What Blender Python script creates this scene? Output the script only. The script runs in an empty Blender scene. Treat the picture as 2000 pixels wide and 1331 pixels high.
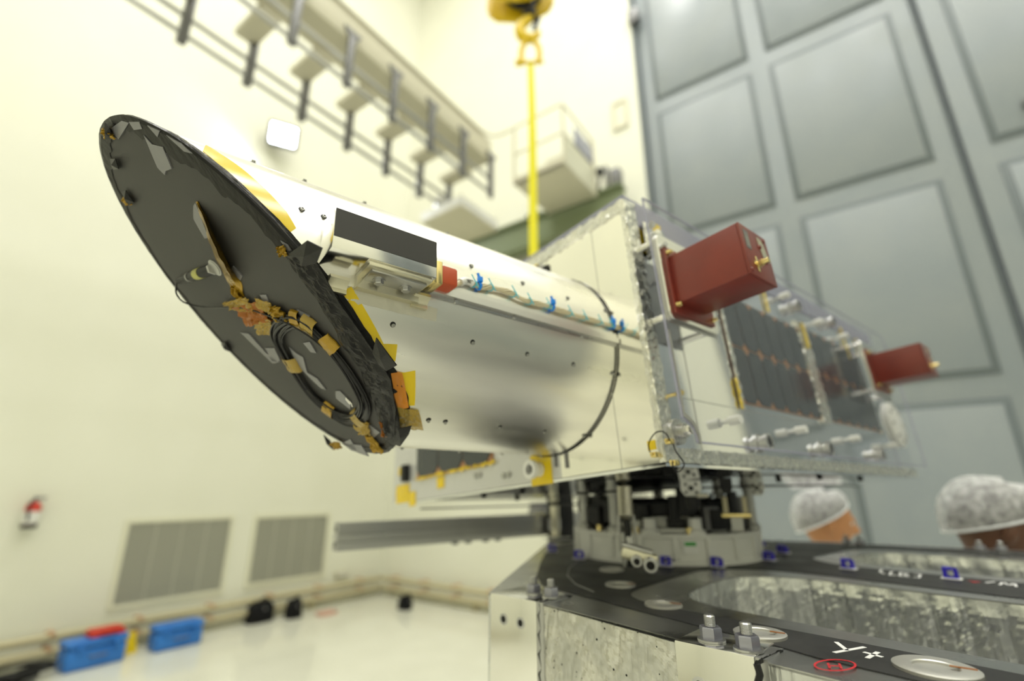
import bpy, bmesh, math, random
from mathutils import Vector, Matrix, noise
random.seed(7)
rnd = random.uniform
PI = math.pi
sc = bpy.context.scene
col = sc.collection
H = 1.65                                   # camera height above the floor

# ------------------------------------------------------------------ camera
CR = Vector((0.8152, 0.5791, -0.0036)); CU = Vector((0.1749, -0.2403, 0.9548)); CF = Vector((-0.5521, 0.7790, 0.2973))
CF.normalize(); CR = (CR - CF*CR.dot(CF)).normalized(); CU = CR.cross(CF)
FPX = 942.3
cam = bpy.data.cameras.new('camera'); cam_o = bpy.data.objects.new('camera', cam); col.objects.link(cam_o)
cam_o.matrix_world = Matrix(((CR.x, CU.x, -CF.x, 0), (CR.y, CU.y, -CF.y, 0), (CR.z, CU.z, -CF.z, H), (0, 0, 0, 1)))
cam.sensor_width = 36; cam.lens = FPX/2000*36; cam.clip_start = .02; cam.clip_end = 60
cam.dof.use_dof = True; cam.dof.focus_distance = .53; cam.dof.aperture_fstop = 1.7
sc.camera = cam_o

# ------------------------------------------------------------------ world, lamps, exposure
w = bpy.data.worlds.new('world'); sc.world = w; w.use_nodes = True
w.node_tree.nodes['Background'].inputs[0].default_value = (.9, .92, 1, 1)
w.node_tree.nodes['Background'].inputs[1].default_value = .3
sc.view_settings.view_transform = 'Standard'; sc.view_settings.look = 'None'
sc.view_settings.exposure = 0.18; sc.view_settings.gamma = 1
sc.view_settings.use_curve_mapping = False
CEIL = 16.0
LZ = 14.4                                  # height the high-bay lamps hang at
def area(name, loc, size, power, colr=(1, .97, .88), rot=(0, 0, 0), sy=None):
    l = bpy.data.lights.new(name, 'AREA'); l.energy = power; l.color = colr; l.size = size
    if sy: l.shape = 'RECTANGLE'; l.size_y = sy
    o = bpy.data.objects.new(name, l); o.location = loc; o.rotation_euler = rot; col.objects.link(o); return o
LAMPS = [(-4.4, -3.9), (-4.4, .7), (0.5, -3.9), (0.5, .7), (4.8, -3.9), (4.8, .7), (-2.0, 4.1), (2.9, 4.1)]
for (x, y) in LAMPS: area('high_bay_light', (x, y, LZ-.03), 1.3, 186, (1, .985, .94))

# ------------------------------------------------------------------ materials
def mat(name, base, rough=.5, metal=0., bump=None, **kw):
    m = bpy.data.materials.new(name); m.use_nodes = True
    nt = m.node_tree; b = nt.nodes['Principled BSDF']
    b.inputs['Base Color'].default_value = (*base, 1); b.inputs['Roughness'].default_value = rough
    b.inputs['Metallic'].default_value = metal
    for k, v in kw.items():
        b.inputs[k.replace('_', ' ')].default_value = v
    tc = nt.nodes.new('ShaderNodeTexCoord')
    if bump:                                # (scale, strength, stretch xyz, distance)
        sc_, st, stretch, dist = bump
        mp = nt.nodes.new('ShaderNodeMapping'); mp.inputs['Scale'].default_value = stretch
        nz = nt.nodes.new('ShaderNodeTexNoise'); nz.inputs['Scale'].default_value = sc_; nz.inputs['Detail'].default_value = 5
        bp = nt.nodes.new('ShaderNodeBump'); bp.inputs['Strength'].default_value = st; bp.inputs['Distance'].default_value = dist
        nt.links.new(tc.outputs['Object'], mp.inputs[0]); nt.links.new(mp.outputs[0], nz.inputs['Vector'])
        nt.links.new(nz.outputs[0], bp.inputs['Height']); nt.links.new(bp.outputs[0], b.inputs['Normal'])
    return m
def vary(m, c2, scale=4, lo=.35, hi=.65, stretch=(1, 1, 1), rough=None):
    "mix the base colour (and roughness) with a second value through noise: dirt, wear, cloth"
    nt = m.node_tree; b = nt.nodes['Principled BSDF']
    tc = nt.nodes.new('ShaderNodeTexCoord'); mp = nt.nodes.new('ShaderNodeMapping'); mp.inputs['Scale'].default_value = stretch
    nz = nt.nodes.new('ShaderNodeTexNoise'); nz.inputs['Scale'].default_value = scale; nz.inputs['Detail'].default_value = 4
    rp = nt.nodes.new('ShaderNodeValToRGB'); rp.color_ramp.elements[0].position = lo; rp.color_ramp.elements[1].position = hi
    rp.color_ramp.elements[0].color = b.inputs['Base Color'].default_value[:]; rp.color_ramp.elements[1].color = (*c2, 1)
    nt.links.new(tc.outputs['Object'], mp.inputs[0]); nt.links.new(mp.outputs[0], nz.inputs['Vector'])
    nt.links.new(nz.outputs[0], rp.inputs[0]); nt.links.new(rp.outputs[0], b.inputs['Base Color'])
    if rough:
        mr = nt.nodes.new('ShaderNodeMapRange'); mr.inputs[1].default_value = .3; mr.inputs[2].default_value = .7
        mr.inputs[3].default_value = rough[0]; mr.inputs[4].default_value = rough[1]
        nt.links.new(nz.outputs[0], mr.inputs[0]); nt.links.new(mr.outputs[0], b.inputs['Roughness'])
    return m
M = {}
M['wall'] = vary(mat('cream_wall_paint', (.80, .80, .69), .55), (.78, .78, .665), 1.2)
M['floor'] = vary(mat('cream_epoxy_floor', (.74, .74, .64), .10), (.70, .70, .60), 2.5, rough=(.07, .16))
M['ceil'] = mat('ceiling_paint', (.82, .80, .68), .7)
M['door'] = vary(mat('blue_grey_door_paint', (.245, .278, .305), .42), (.265, .295, .315), 2.0, rough=(.36, .50))
M['groove'] = mat('dark_door_seam', (.13, .155, .17), .5)
M['trimc'] = mat('cream_trim', (.74, .73, .58), .4)
M['beige'] = mat('beige_enamel', (.62, .59, .46), .45)
M['rail'] = mat('beige_guard_pipe', (.50, .45, .28), .4)
M['steel'] = mat('grey_steel', (.17, .17, .175), .4, .3)
M['galv'] = mat('galvanised_steel', (.50, .50, .50), .28, .9)
M['whitem'] = mat('white_enamel', (.80, .80, .78), .4)
M['green'] = mat('olive_green_beam_paint', (.19, .23, .13), .45)
M['yellow'] = mat('crane_yellow', (.80, .56, .01), .35)
M['sling'] = mat('yellow_polyester_sling', (.88, .80, .03), .8, bump=(400, .3, (1, 1, .2), .001))
M['black'] = mat('black_plastic', (.012, .012, .013), .45)
M['blackfab'] = mat('black_nylon', (.008, .008, .009), .8, bump=(120, .4, (1, 1, 1), .003))
M['ventf'] = mat('pale_vent_mullion', (.48, .48, .40), .6)
M['ventm'] = mat('grey_filter_mesh', (.37, .37, .31), .7, bump=(300, .5, (1, 1, 1), .002))
M['crate'] = vary(mat('blue_crate_plastic', (.02, .15, .52), .4), (.03, .19, .60), 6)
M['red'] = mat('red_plastic', (.55, .03, .012), .4)
M['redc'] = vary(mat('red_primer_housing', (.200, .030, .020), .33, bump=(160, .12, (1, 1, 1), .001)), (.165, .025, .018), 14)
M['tube'] = vary(mat('brushed_aluminium', (.83, .82, .78), .31, 1., bump=(60, .03, (9, .35, 9), .002), Anisotropic=.5), (.78, .77, .74), 7, stretch=(5, .5, 5), rough=(.26, .38))
M['panel'] = vary(mat('polished_radiator_panel', (.90, .885, .82), .10, 1.), (.87, .86, .80), 9, rough=(.06, .14))
M['mirror'] = mat('mirror_radiator_tile', (.83, .84, .86), .055, 1., bump=(14, .03, (1, 1, 1), .002))
M['greyp'] = mat('pale_grey_panel', (.60, .60, .60), .3, .35)
M['alu'] = vary(mat('machined_aluminium', (.52, .52, .52), .36, 1., bump=(90, .10, (1, 1, .15), .002)), (.45, .45, .45), 10, rough=(.22, .42))
M['tan'] = mat('tan_bracket_paint', (.48, .30, .17), .5)
M['alub'] = mat('bright_aluminium', (.82, .81, .78), .18, 1.)
M['foil'] = vary(mat('crinkled_aluminium_foil', (.80, .79, .74), .22, 1., bump=(70, .9, (1, 1, 1), .004)), (.66, .66, .64), 30, rough=(.14, .34))
M['foilp'] = vary(mat('foil_on_honeycomb_edge', (.70, .71, .71), .25, 1., bump=(60, .8, (1, 1, .12), .004)), (.54, .55, .56), 18, rough=(.18, .4))
M['perf'] = vary(mat('perforated_foil', (.62, .61, .57), .25, 1.), (.50, .50, .48), 25, rough=(.16, .38))
nt = M['perf'].node_tree; pb_ = nt.nodes['Principled BSDF']
vo = nt.nodes.new('ShaderNodeTexVoronoi'); vo.inputs['Scale'].default_value = 75; vo.inputs['Randomness'].default_value = .8
tcv = nt.nodes.new('ShaderNodeTexCoord'); nt.links.new(tcv.outputs['Object'], vo.inputs['Vector'])
lt = nt.nodes.new('ShaderNodeMath'); lt.operation = 'GREATER_THAN'; lt.inputs[1].default_value = .11; nt.links.new(vo.outputs['Distance'], lt.inputs[0])
mxn = nt.nodes.new('ShaderNodeMix'); mxn.data_type = 'RGBA'; mxn.inputs[6].default_value = (.01, .01, .01, 1)
src = pb_.inputs['Base Color'].links[0].from_socket
nt.links.new(lt.outputs[0], mxn.inputs[0]); nt.links.new(src, mxn.inputs[7]); nt.links.new(mxn.outputs[2], pb_.inputs['Base Color'])
M['bpaint'] = vary(mat('matt_black_paint', (.020, .020, .021), .48), (.035, .035, .035), 14, rough=(.4, .6))
M['cover'] = vary(mat('charcoal_cover_sheet', (.044, .043, .042), .52, bump=(500, .15, (1, 1, 1), .0006)), (.050, .049, .047), 6)
M['btape'] = mat('black_film_tape', (.010, .010, .010), .27, bump=(60, .3, (1, 1, 1), .0015))
M['gtape'] = mat('translucent_tape_on_cover', (.17, .17, .18), .22, bump=(50, .3, (1, 1, 1), .001))
M['ytape'] = mat('yellow_polyimide_tape', (.78, .56, .010), .22, bump=(40, .2, (1, 1, 1), .001))
M['kapton'] = mat('amber_polyimide_film', (.34, .205, .014), .14, .35, bump=(80, .7, (1, 1, 1), .002))
M['kaptont'] = mat('clear_amber_film', (.52, .36, .07), .12, 0., bump=(70, .6, (1, 1, 1), .002), Alpha=.55)
M['kred'] = mat('orange_glue_blob', (.30, .10, .01), .3, bump=(90, .8, (1, 1, 1), .003))
M['wire'] = mat('black_cable_jacket', (.010, .010, .011), .22)
M['beigew'] = mat('cream_wire_jacket', (.62, .55, .38), .4)
M['bluep'] = mat('blue_cable_tie', (.01, .24, .85), .35)
M['cyan'] = mat('cyan_lacing_cord', (.10, .55, .70), .6)
M['clip'] = mat('blue_violet_clip_plastic', (.030, .018, .50), .35)
M['sleeve'] = mat('white_heatshrink', (.75, .75, .72), .4)
M['ink'] = mat('black_ink', (.01, .01, .01), .6)
M['white'] = mat('white_paint_mark', (.75, .75, .75), .6)
M['redink'] = mat('red_marker', (.55, .02, .03), .5)
M['dsub'] = mat('orange_red_connector_boot', (.48, .07, .018), .45)
M['gold'] = mat('gold_plated_metal', (.74, .60, .27), .25, 1.)
M['cell'] = vary(mat('solar_cell_glass', (.030, .037, .043), .16, 0., Coat_Weight=.22, Coat_Roughness=.04), (.038, .044, .048), 5)
M['grid'] = mat('copper_bus_bar', (.42, .22, .12), .35, .6)
M['teflon'] = mat('white_standoff', (.80, .80, .78), .4)
M['ringw'] = vary(mat('off_white_ring_paint', (.78, .78, .74), .4), (.74, .74, .70), 12)
M['ringg'] = mat('grey_ring_metal', (.42, .42, .40), .4, .5)
M['bracket'] = mat('iridited_bracket', (.66, .63, .50), .32, .85)
M['skin1'] = mat('warm_skin', (.52, .24, .10), .5, Subsurface_Weight=.1)
M['skin2'] = mat('dark_skin', (.13, .055, .03), .5, Subsurface_Weight=.1)
M['hair'] = mat('black_hair', (.010, .009, .009), .6)
M['coat'] = mat('white_coverall', (.72, .74, .76), .7)
M['eye'] = mat('eye_white', (.8, .8, .78), .2)
M['signb'] = mat('blue_sign', (.04, .06, .24), .5)
M['lilac'] = mat('clear_edge_strip', (.42, .42, .55), .15, 0., Alpha=.55)
def glassy(name, tint, alpha):
    m = mat(name, tint, .03); m.node_tree.nodes['Principled BSDF'].inputs['Alpha'].default_value = alpha; return m
M['acryl'] = glassy('clear_acrylic', (.40, .43, .50), .05)
M['net'] = vary(mat('white_hair_net', (.86, .86, .88), .8), (.8, .8, .82), 60)
nt = M['net'].node_tree                     # sheer cloth: pleated, lets the dark hair show through
nz = nt.nodes.new('ShaderNodeTexNoise'); nz.inputs['Scale'].default_value = 55; nz.inputs['Detail'].default_value = 3
rp = nt.nodes.new('ShaderNodeMapRange'); rp.inputs[1].default_value = .35; rp.inputs[2].default_value = .65; rp.inputs[3].default_value = .30; rp.inputs[4].default_value = .62
tcn = nt.nodes.new('ShaderNodeTexCoord')
nt.links.new(tcn.outputs['Object'], nz.inputs[0]); nt.links.new(nz.outputs[0], rp.inputs[0]); nt.links.new(rp.outputs[0], nt.nodes['Principled BSDF'].inputs['Alpha'])
def emis(name, c, s):
    m = bpy.data.materials.new(name); m.use_nodes = True; b = m.node_tree.nodes['Principled BSDF']
    b.inputs['Base Color'].default_value = (*c, 1); b.inputs['Emission Color'].default_value = (*c, 1); b.inputs['Emission Strength'].default_value = s; return m
M['lamp'] = emis('lamp_diffuser', (1, .98, .92), 6)
M['flood'] = emis('floodlight_lens', (.80, .86, 1), 30)
# epoxy floor: square tile joints
nt = M['floor'].node_tree
br = nt.nodes.new('ShaderNodeTexBrick'); br.offset = 0; br.inputs['Scale'].default_value = 1; br.inputs['Mortar Size'].default_value = .004
br.inputs['Brick Width'].default_value = .6; br.inputs['Row Height'].default_value = .6; tcf = nt.nodes.new('ShaderNodeTexCoord')
bpf = nt.nodes.new('ShaderNodeBump'); bpf.inputs['Strength'].default_value = .15; bpf.inputs['Distance'].default_value = .002; bpf.invert = True
nt.links.new(tcf.outputs['Object'], br.inputs[0]); nt.links.new(br.outputs['Fac'], bpf.inputs['Height']); nt.links.new(bpf.outputs[0], nt.nodes['Principled BSDF'].inputs['Normal'])

for k_, sv in (('btape', .13), ('bpaint', .25), ('cell', .35), ('wire', .25), ('black', .25), ('kred', .3), ('cover', .3), ('blackfab', .2)):
    M[k_].node_tree.nodes['Principled BSDF'].inputs['Specular IOR Level'].default_value = sv
M['otape'] = mat('orange_amber_tape', (.60, .21, .008), .2, bump=(60, .5, (1, 1, 1), .001))
M['railm'] = mat('satin_aluminium_rail', (.80, .79, .76), .42, 1.)
M['smear'] = mat('sealant_haze', (.62, .60, .52), .5, .7)
# ------------------------------------------------------------------ mesh helpers
class MB:
    def __init__(s): s.bm = bmesh.new()
    def box(s, x0, x1, y0, y1, z0, z1, mx=None, bev=0):
        vs = [Vector((x, y, z)) for x in (x0, x1) for y in (y0, y1) for z in (z0, z1)]
        if mx: vs = [mx @ v for v in vs]
        v = [s.bm.verts.new(p) for p in vs]; fs = []
        for q in ((0, 1, 3, 2), (4, 6, 7, 5), (0, 4, 5, 1), (2, 3, 7, 6), (0, 2, 6, 4), (1, 5, 7, 3)):
            fs.append(s.bm.faces.new([v[i] for i in q]))
        if bev:
            es = list({e for f in fs for e in f.edges})
            bmesh.ops.bevel(s.bm, geom=es, offset=bev, segments=2, affect='EDGES', profile=.5)
        return s
    def prism(s, pts, axis, a, b, mx=None, bev=0):
        "extrude the polygon pts (2D) along axis 'x','y','z' from a to b"
        def P(p, h):
            q = {'x': (h, p[0], p[1]), 'y': (p[0], h, p[1]), 'z': (p[0], p[1], h)}[axis]
            q = Vector(q); return mx @ q if mx else q
        A = [s.bm.verts.new(P(p, a)) for p in pts]; B = [s.bm.verts.new(P(p, b)) for p in pts]; n = len(pts)
        fs = [s.bm.faces.new(A[::-1]), s.bm.faces.new(B)]
        for i in range(n): fs.append(s.bm.faces.new((A[i], A[(i+1) % n], B[(i+1) % n], B[i])))
        if bev:
            es = list({e for f in fs[:2] for e in f.edges}); bmesh.ops.bevel(s.bm, geom=es, offset=bev, segments=2, affect='EDGES')
        return s
    def tube(s, pts, r, seg=10, closed=False, radii=None):
        pts = [Vector(p) for p in pts]; n = len(pts); rings = []; up = None
        for i, p in enumerate(pts):
            if closed: d = pts[(i+1) % n]-pts[i-1]
            else: d = (pts[min(i+1, n-1)]-pts[max(i-1, 0)])
            d.normalize()
            if up is None: up = d.orthogonal().normalized()
            up = (up-d*up.dot(d)); up = up.normalized() if up.length > 1e-6 else d.orthogonal().normalized()
            sd = d.cross(up); rr = radii[i] if radii else r
            rings.append([s.bm.verts.new(p+(up*math.cos(2*PI*k/seg)+sd*math.sin(2*PI*k/seg))*rr) for k in range(seg)])
        m = n if closed else n-1
        for i in range(m):
            a = rings[i]; b = rings[(i+1) % n]
            for k in range(seg): s.bm.faces.new((a[k], a[(k+1) % seg], b[(k+1) % seg], b[k]))
        if not closed: s.bm.faces.new(rings[0][::-1]); s.bm.faces.new(rings[-1])
        return s
    def cyl(s, a, b, r, seg=20, r2=None): return s.tube([a, b], r, seg, radii=[r, r if r2 is None else r2])
    def lathe(s, prof, c=(0, 0, 0), seg=32, mx=None, closed=False):
        "prof = [(radius, z)] around z; closed joins last to first (ring)"
        c = Vector(c); rings = []
        for (r, z) in prof:
            ring = []
            for k in range(seg):
                p = Vector((r*math.cos(2*PI*k/seg), r*math.sin(2*PI*k/seg), z)) + c
                ring.append(s.bm.verts.new(mx @ p if mx else p))
            rings.append(ring)
        m = len(prof) if closed else len(prof)-1
        for i in range(m):
            a = rings[i]; b = rings[(i+1) % len(prof)]
            for k in range(seg): s.bm.faces.new((a[k], a[(k+1) % seg], b[(k+1) % seg], b[k]))
        if not closed: s.bm.faces.new(rings[0][::-1]); s.bm.faces.new(rings[-1])
        return s
    def grid(s, f, nu, nv, closed_u=False):
        "f(i/nu, j/nv) -> point; open surface"
        V = [[s.bm.verts.new(f(i/nu, j/nv)) for j in range(nv+1)] for i in range(nu if closed_u else nu+1)]
        for i in range(nu):
            for j in range(nv):
                a = V[i]; b = V[(i+1) % nu] if closed_u else V[i+1]
                s.bm.faces.new((a[j], b[j], b[j+1], a[j+1]))
        return s
    def slab(s, fo, fi, nu, nv):
        "closed thin slab between outer surface fo and inner fi"
        A = [[s.bm.verts.new(fo(i/nu, j/nv)) for j in range(nv+1)] for i in range(nu+1)]
        B = [[s.bm.verts.new(fi(i/nu, j/nv)) for j in range(nv+1)] for i in range(nu+1)]
        for i in range(nu):
            for j in range(nv):
                s.bm.faces.new((A[i][j], A[i+1][j], A[i+1][j+1], A[i][j+1])); s.bm.faces.new((B[i][j], B[i][j+1], B[i+1][j+1], B[i+1][j]))
        for i in range(nu):
            for j in (0, nv): s.bm.faces.new((A[i][j], B[i][j], B[i+1][j], A[i+1][j]) if j == 0 else (A[i][j], A[i+1][j], B[i+1][j], B[i][j]))
        for j in range(nv):
            for i in (0, nu): s.bm.faces.new((A[i][j], A[i][j+1], B[i][j+1], B[i][j]) if i == 0 else (A[i][j], B[i][j], B[i][j+1], A[i][j+1]))
        return s
# The hall is placed from image pixels with its floor at height .30; G scales it about the camera.
KH, FZ = 1.222, .30
HALL = Matrix.Diagonal((KH, KH, KH, 1)) @ Matrix.Translation((0, 0, -FZ))
G = HALL
OFF = {}                                   # thing -> its base point (parts are written in the parent's frame coordinates)
def build(name, mb, m, parent=None, smooth=35):
    bm = mb.bm; bmesh.ops.recalc_face_normals(bm, faces=bm.faces)
    if G: bmesh.ops.transform(bm, matrix=G, verts=bm.verts)
    o_ = OFF.get(parent.name if parent else None)
    me = bpy.data.meshes.new(name)
    if o_ is not None: bmesh.ops.translate(bm, verts=bm.verts, vec=-o_)
    bm.to_mesh(me); bm.free(); me.materials.append(m)
    ob = bpy.data.objects.new(name, me); col.objects.link(ob)
    if smooth:
        for p in me.polygons: p.use_smooth = True
        me.set_sharp_from_angle(angle=math.radians(smooth))
    if parent:
        ob.parent = parent
        if o_ is not None: OFF[ob.name] = o_
    return ob
def tag(o, label, cat, group=None, kind=None):
    if label: o['label'] = label
    if cat: o['category'] = cat
    if group: o['group'] = group
    if kind: o['kind'] = kind
    return o
def thing(name, label, cat, base=(0, 0, 0), group=None, frame=None):
    "Empty at the thing's base; parts are built in frame coordinates (world, or the satellite's n,t,u)"
    o = bpy.data.objects.new(name, None); col.objects.link(o); o.empty_display_size = .05
    base = Vector(base)
    if G: base = G @ base
    OFF[o.name] = base
    o.matrix_world = (frame @ Matrix.Translation(base)) if frame else Matrix.Translation(base)
    return tag(o, label, cat, group)
def single(name, mb, m, label, cat, base=(0, 0, 0), group=None, frame=None, smooth=35):
    "a thing that is one mesh"
    base = Vector(base)
    if not G: bmesh.ops.translate(mb.bm, verts=mb.bm.verts, vec=-base)
    o = build(name, mb, m, None, smooth)
    if G: return tag(o, label, cat, group)
    o.matrix_world = (frame @ Matrix.Translation(base)) if frame else Matrix.Translation(base)
    return tag(o, label, cat, group)
def struct(name, mb, m, smooth=35):
    o = build(name, mb, m, None, smooth); o['kind'] = 'structure'; return o
def copy_tree(o, loc=None, label=None, rz=None, parent=None, mw=None):
    c = o.copy(); col.objects.link(c); c.parent = parent
    if loc is not None: c.location = loc
    if rz is not None: c.rotation_euler = (0, 0, rz)
    if mw is not None: c.matrix_world = mw
    if label: c['label'] = label
    for ch in [x for x in bpy.data.objects if x.parent == o]: copy_tree(ch, parent=c)
    return c
# pixel helpers: where the sight line of the photograph meets a known real plane
def ray(x, y): return CR*((x-1000)/FPX) - CU*((y-665.5)/FPX) + CF
def onz(x, y, z):                           # horizontal plane at height z
    r = ray(x, y); k = (z-H)/r.z; return Vector((r.x*k, r.y*k, z))
def atd(x, y, d):                           # at a horizontal distance d
    r = ray(x, y); k = d/math.hypot(r.x, r.y); return Vector((r.x*k, r.y*k, H+r.z*k))

# ================================================================== THE HALL
XL, YB, XR, YF = -5.8, 5.0, 6.0, -6.0
CPL = CEIL/KH+FZ
def wallbox(name, *a, m='wall'): return struct(name, MB().box(*a), M[m])
wallbox('floor', XL-.2, XR+.2, YF-.2, YB+.3, -.2+FZ, FZ, m='floor')
wallbox('ceiling', XL-.2, XR+.2, YF-.2, YB+.3, CPL, CPL+.2, m='ceil')
wallbox('wall_left', XL-.2, XL, YF-.2, YB+.3, FZ, CPL)
wallbox('wall_right', XR, XR+.2, YF-.2, YB+.3, FZ, CPL)
wallbox('wall_front', XL, XR, YF-.2, YF, FZ, CPL)
# back wall with the door opening x -1.56 .. 4.95
DX0, DX1, DTOP = -1.55, 3.50, 8.3
b = MB(); b.box(XL, DX0, YB, YB+.2, FZ, CPL); b.box(DX1, XR, YB, YB+.2, FZ, CPL); b.box(DX0, DX1, YB, YB+.2, DTOP, CPL)
struct('wall_back', b, M['wall'])
def leaf(name, x0, x1, cols):
    b = MB(); b.box(x0, x1, YB+.04, YB+.14, FZ+.01, DTOP, bev=.008)
    o = struct(name, b, M['door'])
    g = MB(); p = MB()
    rows = [(FZ+.12, H+.655), (H+.835, H+2.55), (H+2.745, H+4.455), (H+4.65, H+6.4)]
    for (a, c) in cols:
        for (z0, z1) in rows:
            g.box(a, c, YB+.030, YB+.042, z0, z1, bev=.003)
            p.box(a+.05, c-.05, YB+.020, YB+.040, z0+.05, z1-.05, bev=.006)
    build('panel_seam', g, M['groove'], o); build('panel', p, M['door'], o)
    return o
leaf('door_1', -1.49, 1.105, [(-1.345, -.275), (-.105, .965)])
d2 = leaf('door_2', 1.165, 3.46, [(1.32, 2.38), (2.52, 3.34)])
build('cable_gland', MB().lathe([(.0, 0), (.07, 0), (.07, .05), (.05, .07), (.03, .07)], seg=24, mx=Matrix.Translation((1.62, YB+.012, H+2.98)) @ Matrix.Rotation(PI/2, 4, 'X')), M['steel'], d2)
b = MB(); b.box(4.2, 5.9, YB-.05, YB, FZ+.01, 6.2, bev=.01); o3 = struct('door_3', b, M['door'])
build('panel', MB().box(4.35, 5.75, YB-.062, YB-.052, FZ+.15, 3.0, bev=.004).box(4.35, 5.75, YB-.062, YB-.052, 3.2, 6.0, bev=.004), M['door'], o3)
b = MB(); b.box(-1.55, -1.50, YB-.01, YB+.12, FZ, DTOP); b.box(1.115, 1.155, YB+.09, YB+.13, FZ, DTOP)
struct('trim_1', b, M['groove'])
# a steel bracket at the top of the door frame
single('door_track_bracket', MB().box(-1.56, -1.42, YB-.08, YB+.0, H+6.0, H+6.2, bev=.01).box(-1.53, -1.45, YB-.10, YB-.07, H+5.95, H+6.1, bev=.01), M['steel'], 'small grey steel bracket high on the left edge of the big door', 'bracket', (-1.5, YB, H+6.1))
# side door on the right wall (seen in the mirror panel)
b = MB(); b.box(XR-.04, XR, 0.5, 3.9, FZ+.01, 6.0, bev=.01); o4 = struct('door_4', b, M['door'])
g = MB()
for yy in (.65, 1.75, 2.85):
    for zz in (.2, 2.1, 4.0): g.box(XR-.05, XR-.038, yy, yy+.9, zz, zz+1.7, bev=.004)
build('panel', g, M['groove'], o4)
# coved skirting and floor-edge band
b = MB(); b.box(XL, XL+.012, YF, YB, FZ, FZ+.12); b.box(XL, XL+.05, YF, YB, FZ, FZ+.02, bev=.004); struct('baseboard_left', b, M['trimc'])
b = MB(); b.box(XL, DX0-.02, YB-.012, YB, FZ, FZ+.12); b.box(XL, DX0-.02, YB-.05, YB, FZ, FZ+.02, bev=.004); struct('baseboard_back', b, M['trimc'])
# ceiling lamp housings
def make_lamp(x, y):
    t = thing('ceiling_light', None, 'ceiling light', (x, y, LZ/KH+FZ))
    zl = LZ/KH+FZ
    build('housing', MB().box(x-.48, x+.48, y-.48, y+.48, zl, zl+.14, bev=.02), M['whitem'], t)
    build('hanging_rod', MB().cyl((x, y, zl+.14), (x, y, CPL), .02, 10), M['steel'], t)
    return t
names = ['in the left front corner', 'at the left, above the crane bridge', 'over the front middle', 'straight above the satellite', 'in the right front corner', 'on the right side', 'at the back left near the corner', 'at the back right by the big door']
for (x, y), nm in zip(LAMPS, names):
    t = make_lamp(x/KH, y/KH); t['label'] = 'square white high-bay lamp hanging from the ceiling ' + nm; t['group'] = 'ceiling lights of the hall'

# ---- guard rail pipes along the walls
def guard(label, pts_a, pts_b, brks, name='bumper_rail'):
    t = thing(name, label, 'bumper rail', (*pts_a[0][:2], FZ))
    for P in (pts_a, pts_b): build('pipe', MB().tube(P, .031, 14), M['rail'], t)
    return t
zA, zB = H-1.135, H-1.245
tl = guard('long beige double pipe bumper rail along the foot of the left wall', [(XL+.10, YF+.1, zA), (XL+.10, YB-.10, zA)], [(XL+.10, YF+.1, zB), (XL+.10, YB-.10, zB)], None)
y = -1.0
while y < YB-.2:
    build('bracket', MB().box(XL, XL+.13, y-.02, y+.02, zA-.008, zA+.036, bev=.004), M['tan'], tl)
    build('bracket', MB().box(XL, XL+.13, y-.02, y+.02, zB-.008, zB+.036, bev=.004), M['tan'], tl); y += .62
for y in (-.6, .9, 2.35, 3.9): build('post', MB().box(XL+.02, XL+.08, y-.03, y+.03, FZ, zB), M['rail'], tl)
tb = guard('beige double pipe bumper rail along the foot of the back wall', [(XL+.16, YB-.10, zA), (DX0-.1, YB-.10, zA)], [(XL+.16, YB-.10, zB), (DX0-.1, YB-.10, zB)], None)
for i in range(7):
    x = XL+.35+i*.55
    build('bracket', MB().box(x-.02, x+.02, YB-.13, YB, zA-.008, zA+.036, bev=.004), M['tan'], tb)
    build('bracket', MB().box(x-.02, x+.02, YB-.13, YB, zB-.008, zB+.036, bev=.004), M['tan'], tb)
for x in (-4.05, -2.5): build('post', MB().box(x-.03, x+.03, YB-.08, YB-.02, FZ, zB), M['rail'], tb)

# ---- return-air vents on the left wall
def vent(y0, y1, z0, z1, label, n):
    t = thing('return_air_vent', label, 'vent', (XL, (y0+y1)/2, z0), 'return air vents on the left wall')
    b = MB(); fw = .035
    b.box(XL, XL+.02, y0-fw, y1+fw, z1, z1+fw); b.box(XL, XL+.02, y0-fw, y1+fw, z0-fw, z0); b.box(XL, XL+.02, y0-fw, y0, z0, z1); b.box(XL, XL+.02, y1, y1+fw, z0, z1)
    build('frame', b, M['trimc'], t)
    build('filter_mesh', MB().box(XL, XL+.006, y0, y1, z0, z1), M['ventm'], t)
    b = MB(); k = int((z1-z0)/.022)
    for i in range(k):
        z = z0+.011+i*(z1-z0-.01)/k; b.box(XL+.006, XL+.011, y0, y1, z, z+.008)
    g = build('grille', b, M['ventm'], t); tag(g, None, None)
    for i in range(1, n):
        yy = y0+(y1-y0)*i/n; build('mullion', MB().box(XL+.004, XL+.016, yy-.006, yy+.006, z0, z1), M['ventf'], t)
vent(1.885, 2.815, H-.985, H-.285, 'wide grey louvred wall vent nearer the fire extinguisher', 4)
vent(3.11, 4.03, H-.975, H-.295, 'grey louvred wall vent nearer the room corner', 4)
t = thing('socket_box', 'small tan socket box low on the wall right of the vents', 'socket', (XL, 4.32, H-1.06))
build('casing', MB().box(XL, XL+.04, 4.22, 4.42, H-1.06, H-.99, bev=.008), M['bracket'], t)
for i in range(3): build('outlet', MB().box(XL+.04, XL+.046, 4.25+i*.055, 4.29+i*.055, H-1.045, H-1.005, bev=.002), M['whitem'], t)
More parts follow.
